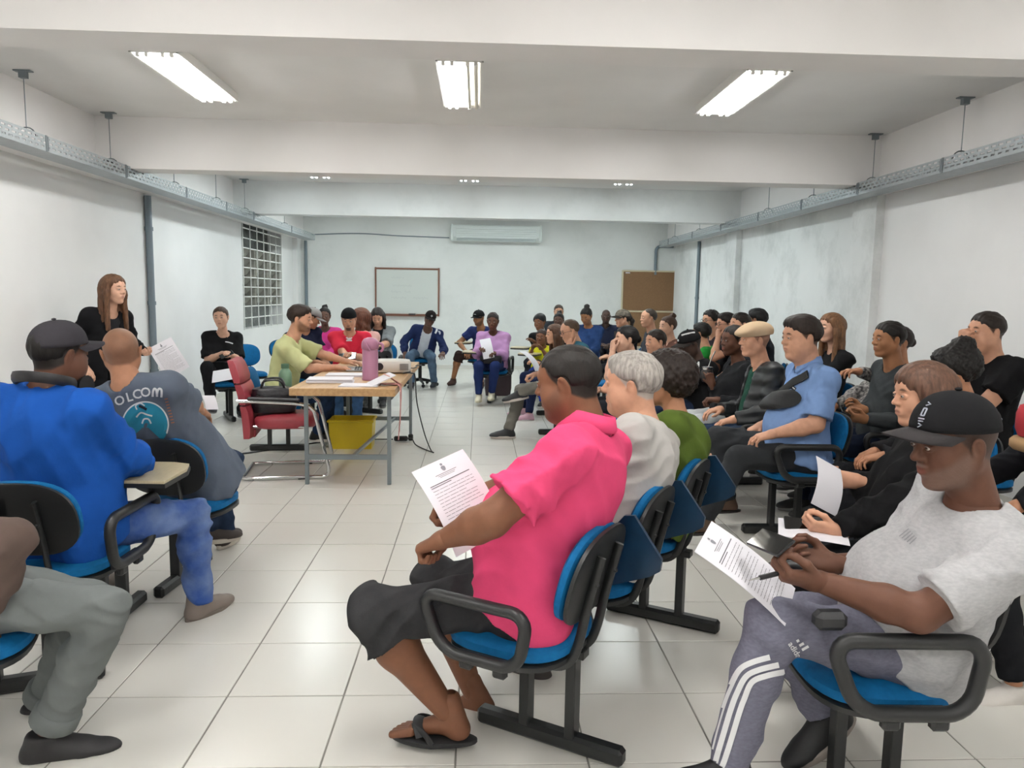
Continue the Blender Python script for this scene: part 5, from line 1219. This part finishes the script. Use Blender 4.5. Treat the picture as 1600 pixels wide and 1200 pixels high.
# --- back row
P('p12', 'man in a navy jacket over a white T-shirt on the swivel chair', (672, 498, 11.95), -82, -95, hip=(-.92, 12.25, .55), roll=-14, pitch=12, g=1.12, skin='dark', buzz=('scalp', '1a1614'), cap=('cap', '241d1d', None) if False else ('cap', '241d1d'), top=('222c52', 'l', cloth('242f57', .12)), open_=(.075, 'c9cdd4'), bottom=('52677c', 'l', denim('566b82')), shoe=(SN, '20242c', '9a9a9a'), loose=1.8, arms=(('w', 692, 552, 11.75), ('w', 633, 552, 11.9)), legs=(('w', 678, 597, 11.9), ('w', 643, 598, 11.8)), elb=(None, (-.3, .9, -.5)))
P('p13', 'man in a navy T-shirt, brown shorts and black cap leaning on his knee', (748, 497, 12.2), -125, -112, L=.3, pitch=5, skin='olive', beard=('beard', '2a1e1a', .7), buzz=('scalp', '1d1816'), cap=('cap', '1b1b1d'), top=('2b3768', 's'), bottom=('3a2b28', 'short'), shoe=(SN, '4b3028', '3a2620'), arms=('knee', ('w', 727, 548, 12.15)), elb=(None, (-.2, 1.0, -.1)), legs=('sit', ('w', 708, 593, 12.35)), loose=1.4, g=1.1)
P('p14', 'woman in a lilac hoodie and navy leggings holding a white sheet', (770, 502, 10.42), -98, -96, L=.08, pitch=6, sex='f', g=1.22, skin='dbrown', hair=('short', '231a17'), top=('b487b5', 'l', cloth('b88cba', .1)), bottom=('1f2c58', 'l', cloth('202e5c', .1), .25), shoe=(SN, 'd2cab2', 'c8c0a8'), loose=2.0, arms=(('w', 772, 552, 10.15), ('w', 752, 545, 10.15)), hands=('grip', 'grip'), legs=(('w', 768, 615, 10.2), ('w', 748, 618, 10.15)), collar=True)
P('p15', 'woman with a black head wrap and cardigan over white leaning sideways', (843, 504, 11.3), -120, -112, hip=(1.02, 11.45, .535), roll=8, sex='f', skin='brown', hair=('wrap', '16161a'), top=('18181b', 'l'), open_=(.07, 'c8c4c6'), bottom=('22242c', 'l'), arms=('fold', 'fold'), loose=1.4)
P('p16', 'small child in a yellow sleeveless top at a writing tablet', (846, 527, 10.25), -112, -112, sc=.74, hs=.9, hipz=.52, skin='brown', hair=('short', '3a2820'), top=('d3cf2c', 's', cloth('d3cf2c', .08)), sleeve=.35, bottom=('2a3f9c', 'l'), arms=((.25, .06, .8), (.25, .06, .8)))
P('p17', 'woman with long brown hair mostly hidden behind the man with glasses', (866, 522, 9.4), 192, 190, sex='f', skin='light', hair=('long', '5a3c2a'), top=('3a3026', 'l'), bottom=('1c2442', 'l', cloth('1c2442'), .3), shoe=(SN, 'c9a0b0', 'd8d0d0'), legs=(('w', 826, 648, 8.95), ('w', 815, 640, 9.25)), arms=('lap', 'lap'))
P('p18', 'woman with dark skin and a low bun in the back row', (873, 501, 11.9), -104, -100, sex='f', skin='dark', hair=('bun', '241d1c'), top=('2a2a30', 'l'), bottom=('22242a', 'l'))
P('p19', 'person with short brown hair, only the top of the head showing at the back', (873, 487, 13.2), -92, -92, skin='light', hair=('short', '3a2c24'), top=('33363c', 's'), bottom=('22242a', 'l'))
P('p20', 'man with glasses and a teal shirt, grey legs crossed, hand on his cheek', (890, 517, 8.1), 195, 186, hip=(.9, 8.05, .535), leglen=1.1, pitch=16, skin='light', hair=('recede', '5a4636'), buzz=('recede', '6a5544', .4), top=('2d5f70', 's', cloth('2f6274', .12)), bottom=('6a6761', 'l', cloth('6c6963', .1)), shoe=(SN, '26262a', 'c9bfb8'), collar=True, loose=1.5, arms=(('face', .06, .045, -.165), ('w', 836, 585, 8.25)), hands=('flat', 'grip'), palms=((-.6, -.6, 0, .1, -.1, 1), None), elb=((.4, .3, -1), None), legs=(('w', 812, 612, 7.72), ('w', 794, 672, 7.8)), knee=((.3, 1, .25), (.8, -.1, 1)), feet=((178, 12), (184, 0)))
P('p21', 'woman in a denim jacket with a top bun looking down', (916, 494, 11.0), -120, -115, pitch=24, sex='f', skin='olive', hair=('bun', '1e1817'), top=('2a416c', 'l', denim('2c4472')), bottom=('22242a', 'l'), loose=1.6)
P('p22', 'bald man with very dark skin in a dark shirt at the back', (947, 494, 13.3), -96, -96, skin='vdark', buzz=('scalp', '1a1413', .5), top=('262b40', 's'), bottom=('22242a', 'l'), collar=True, sc=1.05)
P('p23', 'person in a patterned tan cap in profile near the corkboard', (973, 498, 10.5), 188, 184, skin='light', hair=('pony', '2a201c'), cap=('cap', '6f675c', mat('camo_cap', '7a7064', .9, noise=(35, .9, '3f3a34')), 0, cloth('3a3530')), top=('202024', 'l'), bottom=('22242a', 'l'))
P('p24', 'woman with tied-back black hair holding a phone to her mouth', (978, 530, 6.7), 188, 184, sex='f', skin='pale', hair=('tied', '181415'), top=('2a2a30', 's'), bottom=('22242a', 'l'), arms=(('face', .13, .03, -.1), 'lap'), hands=('grip', 'curl'), palms=((-1, -.2, 0, 0, -.2, 1), None), elb=((.8, .3, -1), None))
P('p25', 'balding man in profile before the corkboard', (1013, 497, 9.75), 192, 186, skin='light', hair=('recede', '4a4038'), buzz=('recede', '5a5048', .4), g=1.15, top=('3a3d44', 's'), bottom=('22242a', 'l'))
P('p26', 'woman with brown hair clipped up at the back of her head', (1043, 510, 8.9), 200, 190, sex='f', skin='pale', hair=('bun', '4a3226'), top=('6a4a40', 's'), bottom=('22242a', 'l'))
P('p27', 'man with short dark hair just behind the grey-haired man', (1024, 534, 7.4), 202, 190, skin='light', hair=('short', '2c221c'), top=('3a3d42', 's'), bottom=('22242a', 'l'), g=1.15)
P('p28', 'man in a black cap and black jersey with white shoulder stripe, hand to mouth', (1078, 538, 6.65), 196, 186, pitch=16, skin='vdark', buzz=('scalp', '141110'), cap=('cap', '1c1b1d', cloth('1d1c1e', .2), 0, cloth('35312f')), top=('1a1a1c', 'l'), bottom=('26324a', 'l'), arms=(('face', .12, .02, -.13), 'lap'), hands=('fist', 'curl'), palms=((-1, -.2, 0, 0, -.2, 1), None), elb=((.7, .4, -1), None), loose=1.5)
P('p29', 'boy in a green T-shirt with short black hair', (1095, 521, 8.4), 145, 150, sc=.9, hs=.95, skin='light', hair=('full', '1c1715'), top=('2c9a40', 's'), bottom=('22242a', 'l'))
P('p30', 'woman with dark curls and glasses farthest along the right wall', (1110, 501, 8.95), 200, 190, sex='f', skin='light', hair=('curly', '221a18'), top=('3a3338', 's'), bottom=('22242a', 'l'))
P('p31', 'woman with glasses in a black T-shirt, chin resting on her hand', (1134, 507, 8.05), 187, 182, sex='f', skin='light', hair=('full', '231a18'), top=('18181b', 's'), bottom=('22242a', 'l'), arms=(('face', .1, .04, -.14), 'fold'), hands=('fist', 'curl'), palms=((-1, -.2, 0, 0, -.2, 1), None), elb=((.6, .5, -1), None))
P('p32', 'man with dark hair behind the beige flat cap', (1156, 507, 7.6), 190, 184, skin='light', hair=('short', '241b18'), top=('2c2e34', 's'), bottom=('22242a', 'l'))
P('p33', 'person with black hair turned away against the right wall', (1182, 500, 8.3), 140, 160, skin='tan', hair=('full', '151215'), top=('24262c', 's'), bottom=('22242a', 'l'))
for k in ('p20', 'p30', 'p31'): glasses(PEOPLE[k])
# ------------------------------------------------------------------ what people hold, wear loose or carry
def frame3(TL, TR, BL):
    TL, TR, BL = (np.array(p, float) for p in (TL, TR, BL)); x = TR-TL; x /= np.linalg.norm(x); y = BL-TL; y = y-x*(x@y); y /= np.linalg.norm(y); return TL, x, y, np.cross(x, y)
def paper(name, label, TL, TR, BL, w=.21, h=.297, printed=False, bend=.02, cat='paper', m=None):
    o, x, y, z = frame3(TL, TR, BL); c = o+x*w/2+y*h/2
    if (c-CAM0)@z > 0: z = -z                                  # z towards the viewer's side of the sheet
    t = thing(name, label, cat, tuple(c))
    fn = lambda u, v, s: (u-.5)*w*x+(v-.5)*h*y+z*(bend*math.sin(v*math.pi)+s)
    mb = MB().quadgrid(lambda u, v: fn(u, v, .0006), 6, 10).quadgrid(lambda u, v: fn(1-u, v, -.0006), 6, 10); mb.obj('sheet', m or PAPER(), t, 'all')
    if printed:
        k = MB()
        def strip(v, u0, u1, th):
            n = 8
            V = [fn(u0+(u1-u0)*i/n, v+d, .0016) for i in range(n+1) for d in (-th/2/h, th/2/h)]; k.add(V, [(2*i, 2*i+1, 2*i+3, 2*i+2) for i in range(n)])
        for v, u0, u1, th in ((.155, .3, .7, .0016), (.172, .34, .66, .0012), (.187, .36, .64, .0012), (.24, .12, .88, .0028), (.262, .12, .5, .0024)): strip(v, u0, u1, th)
        for i in range(17):
            v = .3+.036*i; seg = .12
            while seg < .84:
                e = min(.88, seg+random.uniform(.05, .16)); strip(v, seg, e, .0013); seg = e+.014
                if i in (3, 8, 13) and seg > .55: break
        k.obj('printed_lines', INK(), t)
        e = MB()                                                   # coat of arms as a small grey shield with wreath
        V = [fn(.5+.045*math.cos(a)*(1 if math.sin(a) < 0 else .8), .105+.03*math.sin(a), .0016) for a in np.linspace(0, 2*math.pi, 15)[:-1]]
        e.add(V, [tuple(range(14))]); V = [fn(.5+sx*.018, .06+sy*.01, .0016) for sx, sy in ((-1, 1), (1, 1), (1.3, -1), (0, -2), (-1.3, -1))]; e.add(V, [tuple(range(5))]); e.obj('emblem', mat('emblem_grey', '8d8e96', .9), t)
    return t
def phone(name, label, c, x, z, size=(.15, .072, .009), lit=False):
    B = basis(np.array(x, float), np.array(z, float)); t = thing(name, label, 'phone', tuple(c))
    o = MB().box((0, 0, 0), size, ch=.003).obj('phone_body', plastic('18181b', .3), t); o.matrix_local = M4(B, (0, 0, 0))
    o = MB().box((0, 0, size[2]/2+.0004), (size[0]*.95, size[1]*.92, .001)).obj('screen', mat('phone_glass', '0a0a0c', .06, spec=.7), t); o.matrix_local = M4(B, (0, 0, 0)); return t
def hold(key, i, d=(.09, 0, -.03)):                             # a point in the closed hand
    w, B = PEOPLE[key]['HF'][i]; return w+B @ np.array(d)
paper('printed_sheet', 'printed white sheet held out by the man in the pink polo', W(643, 738, 2.32), W(722, 702, 2.45), W(735, 853, 2.28), printed=True)
paper('printed_sheet', 'printed white sheet tilted in the hand of the man in the black cap', W(1085, 862, 1.97), W(1113, 812, 2.16), W(1240, 948, 1.97), printed=True, bend=.01)
paper('white_sheet', 'white sheet lying under the phone on the lap of the woman with the brown bob', W(1216, 838, 2.6), W(1216, 800, 2.85), W(1310, 838, 2.6), .2, .24, bend=.004)
paper('folded_sheet', 'folded white sheet raised in the hand of the woman with the brown bob', W(1275, 712, 2.85), W(1328, 742, 2.9), W(1315, 805, 2.8), .14, .2)
phone('phone', 'black phone lying on the white sheet of the woman with the brown bob', W(1258, 822, 2.68), W(1300, 826, 2.66)-W(1222, 815, 2.7), (-.1, -.55, 1))
phone('phone', 'black phone held up by the man in the black cap', hold('p42', 0, (.1, .0, -.045))+np.array((-.02, 0.03, .035)), W(1232, 885, 1.9)-W(1188, 866, 2.02), (-.3, -.75, .75), (.14, .068, .009))
hp = hold('p42', 0, (.09, 0, -.03)); pn = thing('pen', 'dark pen in the fingers of the man in the black cap', 'pen', tuple(hp))
d = np.array((-1, -.1, -.2)); MB().tube([(0, 0, -.02), d*.07+(0, 0, -.02)], .007, 8).obj('pen_barrel', plastic('232326'), pn, True); MB().tube([d*.07+(0, 0, -.02), d*.1+(0, 0, -.02)], [.004, .001], 8).obj('pen_tip', CHROME(), pn, True)
pc = W(1296, 968, 1.84); tag(MB().box(pc, (.085, .05, .05), ch=.014).obj('phone_case', mat('case_leather', '1c1d20', .5, bump=(90, .3, .002)), None, 40, org=pc), 'small black leather case on the thigh beside the arm loop of the black cap man', 'case')
paper('white_sheet', 'white sheet on the lap of the woman alone by the left wall', W(333, 580, 8.3), W(368, 574, 8.35), W(350, 592, 8.1), bend=.005)
phone('phone', 'dark phone in the hands of the woman alone by the left wall', hold('p5', 0), (.6, .4, .3), (0, -.6, .8))
paper('printed_sheet', 'pale sheet waved by the woman standing in black', W(231, 545, 6.55), W(264, 528, 6.6), W(236, 580, 6.55), printed=True)
paper('white_sheet', 'white sheet held upright by the woman in the lilac hoodie', W(749, 531, 10.1), W(760, 529, 10.12), W(758, 560, 10.05), .15, .27)
paper('white_sheet', 'bent white sheet in the hand of the man with glasses', W(812, 549, 8.2), W(820, 549, 8.35), W(842, 584, 8.15), .2, .28, bend=.03)
paper('white_sheet', 'white sheet on the knee of the man in the grey printed T-shirt', W(316, 618, 4.3), W(333, 618, 4.35), W(318, 640, 4.25), .075, .09, bend=.004)
phone('phone', 'phone in the hands of the man in the dark grey sweater', hold('p38', 0), (-.9, 0, .4), (.4, -.4, .8))
phone('phone', 'grey phone at the mouth of the woman with tied-back black hair', hold('p24', 0, (.1, 0, -.05)), (0, 0, 1), (-.6, -.8, 0))
phone('phone', 'dark phone in the lap of the woman in the open grey shirt', hold('p11', 0), (.3, .4, .3), (0, -.7, .7))
phone('tablet', 'dark tablet held by the man in the red T-shirt', hold('p9', 0), (.9, 0, .1), (0, -.5, .8), (.2, .13, .009))
# headphones round the neck
q = PEOPLE['p2']; c = q['N']+np.array((0, 0, .012)); hd = thing('headphones', 'black headphones worn round the neck of the man in the blue sweatshirt', 'headphones', tuple(c))
f_, l_ = q['fd'], q['lf']; A_ = arc((0, 0, 0), 1, math.radians(50), math.radians(310), 26, f_, l_)
MB().tube([p*np.array((.1, .1, 1))+np.array((0, 0, .014-.03*(p@f_))) for p in A_], .017, 8, flat=(.55, 1.3, (0, 0, 1))).obj('headband', plastic('1b1b1e', .45), hd, True)
for p in (A_[0], A_[-1]):
    e = p*.105+f_*.03+np.array((0, 0, -.015)); MB().tube([e-l_*.022, e+l_*.022], [.045, .04], 16).obj('ear_cup', plastic('141416', .4), hd, True)
# sling bag of the man in light blue
q = PEOPLE['p36']; V, Q = q['shirtVQ']; bv = BVHTree.FromPolygons([Vector(p) for p in V], [tuple(map(int, x)) for x in Q])
def chest(t, l, off, ctx=None, tree=None):
    ctx = ctx or q; tree = tree or bv; R = ctx['fr'](t); p = ctx['Bz'](t)+R[:, 1]*l+R[:, 0]*.6; h = tree.ray_cast(Vector(p), Vector(-R[:, 0])); return np.array(h[0])+R[:, 0]*off if h[0] is not None else ctx['Bz'](t)+R[:, 0]*.15
sb = thing('sling_bag', 'black sling bag strapped across the chest of the man in light blue', 'bag', tuple(chest(.5, 0, 0)))
bo = chest(.5, 0, 0); R = q['fr'](.5)
def sq(i, j):
    a, b_ = (i-4)/4, (j-4)/4; k = 1/max(1, (abs(a)**4+abs(b_)**4)**.25/max(abs(a), abs(b_), 1e-6)); a, b_ = a*k, b_*k
    return chest(.56+.14*b_-.05*a, -.16*a, .012+.065*max(0, 1-a**4)**.5*max(0, 1-b_**4)**.5)-bo
V_ = [sq(i, j) for i in range(9) for j in range(9)]
MB().add(V_, [(i*9+j, (i+1)*9+j, (i+1)*9+j+1, i*9+j+1) for i in range(8) for j in range(8)]).obj('pouch', mat('black_nylon', '17181a', .7, bump=(120, .3, .002)), sb, 'all')
st = [chest(.5+.42*i/8, -.16+.3*i/8, .012)-bo for i in range(9)]; MB().tube(st, .03, 8, flat=(1, .2, R[:, 0])).obj('strap', mat('black_nylon', '17181a', .7), sb, True)
# rolled cuffs of the grey trousers
q = PEOPLE['p1']
for i in (0, 1):
    d = q['AN'][i]-q['KN'][i]; d /= np.linalg.norm(d); a = q['AN'][i]-d*.115
    U(MB().tube([a, a+d*.01, a+d*.05, a+d*.058], [.066, .072, .073, .066], 20).obj('cuff', cloth('6d7271', .1), q['root'], 60, org=q['base']))
wr_, B_ = PEOPLE['p20']['HF'][0]; q = PEOPLE['p20']
U(MB().tube([wr_+B_ @ np.array((-.02, .033*math.cos(a), .03*math.sin(a))) for a in np.linspace(0, 2*math.pi, 15)[:-1]], .008, 6, True).obj('wristwatch', mat('watch_steel', 'c9c9c9', .25, .8), q['root'], True, org=q['base']))
# gourd cup
c = hold('p34', 1, (.07, 0, -.05)); gc = thing('gourd_cup', 'dark gourd cup with silver rim and metal straw held by the woman in the hoodie', 'cup', tuple(c))
MB().lathe([(0, -.06), (.035, -.055), (.055, -.02), (.05, .02), (.04, .05)], n=18).obj('gourd', mat('dark_gourd', '211a18', .45), gc, 60)
MB().lathe([(.041, .045), (.045, .05), (.045, .068), (.036, .07), (.0, .06)], n=18).obj('rim', CHROME(), gc, 60)
MB().tube([(0, 0, .04), (.03, -.02, .15), (.05, -.03, .2)], .005, 8).obj('straw', CHROME(), gc, True)
# bags on laps
c = PEOPLE['p14']['H']+PEOPLE['p14']['fd']*.3+np.array((0, 0, .09)); tag(MB().pad(.3, .17, .1, 4, c=c).obj('handbag', mat('black_leather', '15131a'), None, 50, org=c), 'black bag on the lap of the woman in the lilac hoodie', 'handbag')
c = PEOPLE['p5']['H']+PEOPLE['p5']['fd']*.14+np.array((0, 0, .11)); tag(MB().pad(.24, .3, .1, 3, c=c).obj('jacket_bundle', cloth('1c1d20', .3), None, 50, org=c), 'bundled dark jacket on the lap of the woman by the left wall', 'jacket')
c = W(1625, 672, 2.8); rb = thing('shoulder_bag', 'red and tan bag at the right edge of the picture', 'bag', tuple(c))
MB().pad(.3, .2, .12, 3, c=(.08, 0, .03), puff=.03).obj('bag_body', mat('red_cloth', 'a3222f', .8), rb, 60); MB().pad(.33, .22, .05, 3, c=(.08, 0, -.06)).obj('bag_base', mat('tan_cloth', '9a7a55', .8), rb, 60); MB().tube(smooth_path([(0, 0, .12), (.02, 0, .24), (.16, 0, .24), (.18, 0, .12)]), .02, 8).obj('handle', mat('yellow_strap', 'c9a54a', .7), rb, True)

# ------------------------------------------------------------------ prints on clothing
M_WP = mat('white_print', 'd9dadb', .7); M_TEAL = mat('teal_print', '1f86a3', .8); M_DK = mat('dark_print', '1c2230', .8); M_RP = mat('rust_print', 'a0664e', .8)
q = PEOPLE['p3']
n = 26; disc = [(227+36*math.cos(a), 664-36*math.sin(a)) for a in np.linspace(-.75, math.pi+.75, n)]
ctr = (227, 664); rings = [[(ctr[0]+(x-ctr[0])*k/6, ctr[1]+(y-ctr[1])*k/6) for x, y in disc] for k in range(1, 7)]
V = [p for r_ in rings for p in r_]; Fs = [(a*n+b, a*n+b+1, (a+1)*n+b+1, (a+1)*n+b) for a in range(5) for b in range(n-1)]+[(0, b+1, b) for b in range(1, n-1)]
decal(q, 'shirtVQ', V, Fs, 'teal_print', M_TEAL, .0022); decal(q, 'shirtVQ', *px_ribbon(disc[2:-2:2], 2.2), 'print_outline', M_WP, .0035)
for ch, u, v, a in (('V', 171, 634, -32), ('O', 187, 626.5, -25), ('L', 202, 621, -16), ('C', 214, 616.5, -9), ('O', 227.5, 613.5, -3), ):
    decal(q, 'shirtVQ', *px_text(ch, u, v, 20, a), 'print_letter', M_WP, .003)
for P_ in ([(238.5, 620), (239, 612), (241, 607.5), (244, 609), (245, 615), (245.3, 620)], [(245.3, 620), (246, 612), (248.5, 607.5), (252, 609), (252.5, 615), (252, 621)]): decal(q, 'shirtVQ', *px_ribbon(P_, 3.4), 'print_letter', M_WP, .003)
for P_, w in (([(214, 640), (212, 634), (219, 630), (226, 634)], 2), ([(213, 652), (220, 645), (230, 648), (238, 650)], 2.5), ([(222, 662), (225, 655), (232, 655), (236, 662)], 2.5)): decal(q, 'shirtVQ', *px_ribbon(P_, w), 'print_stroke', M_WP, .0035)
decal(q, 'shirtVQ', *px_ribbon([(217, 634), (224, 637), (229, 640)], 4), 'print_stroke', M_DK, .004)
for i in range(9): decal(q, 'shirtVQ', *px_ribbon([(257+1.3*i, 624+4.6*i), (262+1.3*i, 623+4.6*i)], 2), 'print_stroke', M_RP, .003)
q = PEOPLE['p42']
for P_ in ([(1203, 1027), (1175, 1035), (1155, 1047), (1140, 1075), (1130, 1100), (1118, 1140), (1109, 1175), (1104, 1195)], [(1217, 1039), (1185, 1047), (1165, 1058), (1151, 1084), (1142, 1108), (1130, 1148), (1120, 1182), (1116, 1198)], [(1226, 1050), (1198, 1056), (1175, 1066), (1163, 1092), (1155, 1114), (1143, 1154), (1132, 1188), (1127, 1200)]):
    decal(q, 'legsVQ', *px_ribbon(P_, 9), 'stripe', M_WP, .003)
decal(q, 'legsVQ', *px_text('adidas', 1243, 1018, 13, 58), 'print_letter', M_WP, .003)
for k, L_ in enumerate((5, 9, 13)):
    b_ = np.array((1248+4.2*k-4, 1004+6.6*k-1.0)); d_ = np.array((.86, -.5))*.9; e_ = np.array((.5, .86))
    decal(q, 'legsVQ', *px_ribbon([tuple(b_+d_*1), tuple(b_+d_*(1+L_*.6)), tuple(b_+d_*(1+L_))], 4.2), 'print_stroke', M_WP, .003)
for i in range(5): decal(q, 'shirtVQ', *px_ribbon([(1405+4*i, 838+3*i), (1420+3*i, 826+3.5*i)], 1.6), 'print_stroke', mat('grey_print', '8f8f93', .8), .003)
q = PEOPLE['p9']
for a, b_ in (((541, 527), (545.5, 531)), ((545.5, 523.5), (545.5, 531)), ((550, 527), (545.5, 531)), ((541, 532), (550, 532))): decal(q, 'shirtVQ', *px_ribbon([a, ((a[0]+b_[0])/2, (a[1]+b_[1])/2), b_], 2.4), 'print_stroke', M_WP, .004)
q = PEOPLE['p5']; decal(q, 'shirtVQ', *px_ribbon([(352, 534), (358, 535), (364, 537)], 1.6), 'print_stroke', M_WP, .004)
q = PEOPLE['p12']; decal(q, 'shirtVQ', *px_ribbon([(683, 513), (682, 517), (680, 521)], 3), 'label_patch', M_WP, .004)
q = PEOPLE['p36']; decal(q, 'shirtVQ', *px_ribbon([(1236, 604), (1240, 607), (1243, 609)], 6), 'logo_patch', M_DK, .003); decal(q, 'shirtVQ', *px_ribbon([(1238, 604.5), (1240, 606.5), (1242, 608)], 1.6), 'print_stroke', M_WP, .005)
q = PEOPLE['p28']; decal(q, 'shirtVQ', *px_ribbon([(1088, 562), (1089, 570), (1085, 578), (1079, 584)], 8), 'shoulder_stripe', M_WP, .004)
for i in range(3): decal(q, 'shirtVQ', *px_ribbon([(1086-1.5*i, 566+5*i), (1089-1.5*i, 567+5*i)], 2), 'print_stroke', M_DK, .006)
def on_cap(key, strokes, m, name, lift=1.012):                   # embroidery in cap coordinates: angle round the crown, height 0..1
    cr = PEOPLE[key]['cap']
    for pts, w in strokes:
        P3 = []
        for an, t in pts:
            a = math.radians(an); e = math.sin(t*math.pi/2)**.85; zz = math.cos(t*math.pi/2)
            P3.append((-.006+(.112+.006*math.cos(a))*e*math.cos(a)*lift, .09*e*math.sin(a)*lift, (.035+.098*zz*(1+.05*math.cos(a)*e))*1.006))
        MB().tube(P3, w, 5).obj(name, m, cr)
on_cap('p42', [([(12, .62), (12, .75)], .002), ([(18, .62), (18, .75)], .002), ([(12, .62), (18, .62)], .002), ([(12, .75), (18, .75)], .002), ([(10, .8), (20, .8)], .002), ([(11, .84), (19, .84)], .002), ([(12, .88), (18, .9), (12, .94)], .002), ([(11, .5), (19, .53), (12, .57)], .002), ([(170, .8), (160, .82), (165, .87)], .002), ([(176, .8), (172, .86)], .002)], mat('silver_thread', '9fa3b0', .6), 'embroidery')
on_cap('p12', [([(-8, .75), (0, .7), (8, .75), (0, .85), (-8, .75)], .006)], M_WP, 'emblem')
on_cap('p13', [([(-14, .78), (0, .77), (14, .78)], .003)], M_WP, 'embroidery')
on_cap('p28', [([(20, .5), (60, .45), (110, .5)], .008), ([(-4, .8), (0, .76), (4, .8), (0, .84)], .006)], M_WP, 'embroidery')

# the seats of people whose chairs are nearly hidden
for key, ang, lab in (('p9', -84, 'red T-shirt man at the table'), ('p7', -40, 'bending man in navy'), ('p8', -88, 'woman in pink'), ('p10', 150, 'wavy-haired person'), ('p17', 190, 'long-haired woman beside the man with glasses'), ('p18', -100, 'dark-skinned woman with the low bun'), ('p19', -92, 'person whose head top shows at the back'),
        ('p22', -96, 'bald dark-skinned man'), ('p23', 184, 'person in the patterned tan cap'), ('p24', 184, 'woman with phone at her mouth'), ('p25', 186, 'balding man before the corkboard'), ('p26', 190, 'woman with clipped-up hair'), ('p27', 190, 'man behind the grey-haired man'), ('p28', 186, 'man in the black jersey'),
        ('p29', 150, 'boy in green'), ('p30', 190, 'woman with dark curls'), ('p31', 182, 'woman with glasses in black'), ('p32', 184, 'man behind the flat cap'), ('p33', 160, 'black-haired person by the right wall')):
    h_ = PEOPLE[key]['H']; bench('mostly hidden blue chair under the '+lab, [tuple(h_[:2])], ang, [tuple(h_[:2])], 'chair', name='auditorium_chair')

m_ = MATS['puffer']; nt = m_.node_tree; w_ = nt.nodes.new('ShaderNodeTexWave'); w_.bands_direction = 'Z'; w_.inputs['Scale'].default_value = 3.2; w_.inputs['Distortion'].default_value = 1.2
b_ = nt.nodes.new('ShaderNodeBump'); b_.inputs['Strength'].default_value = .9; b_.inputs['Distance'].default_value = .02; tc_ = nt.nodes.new('ShaderNodeTexCoord')
nt.links.new(tc_.outputs['Object'], w_.inputs['Vector']); nt.links.new(w_.outputs['Fac'], b_.inputs['Height']); nt.links.new(b_.outputs[0], nt.nodes['Principled BSDF'].inputs['Normal'])
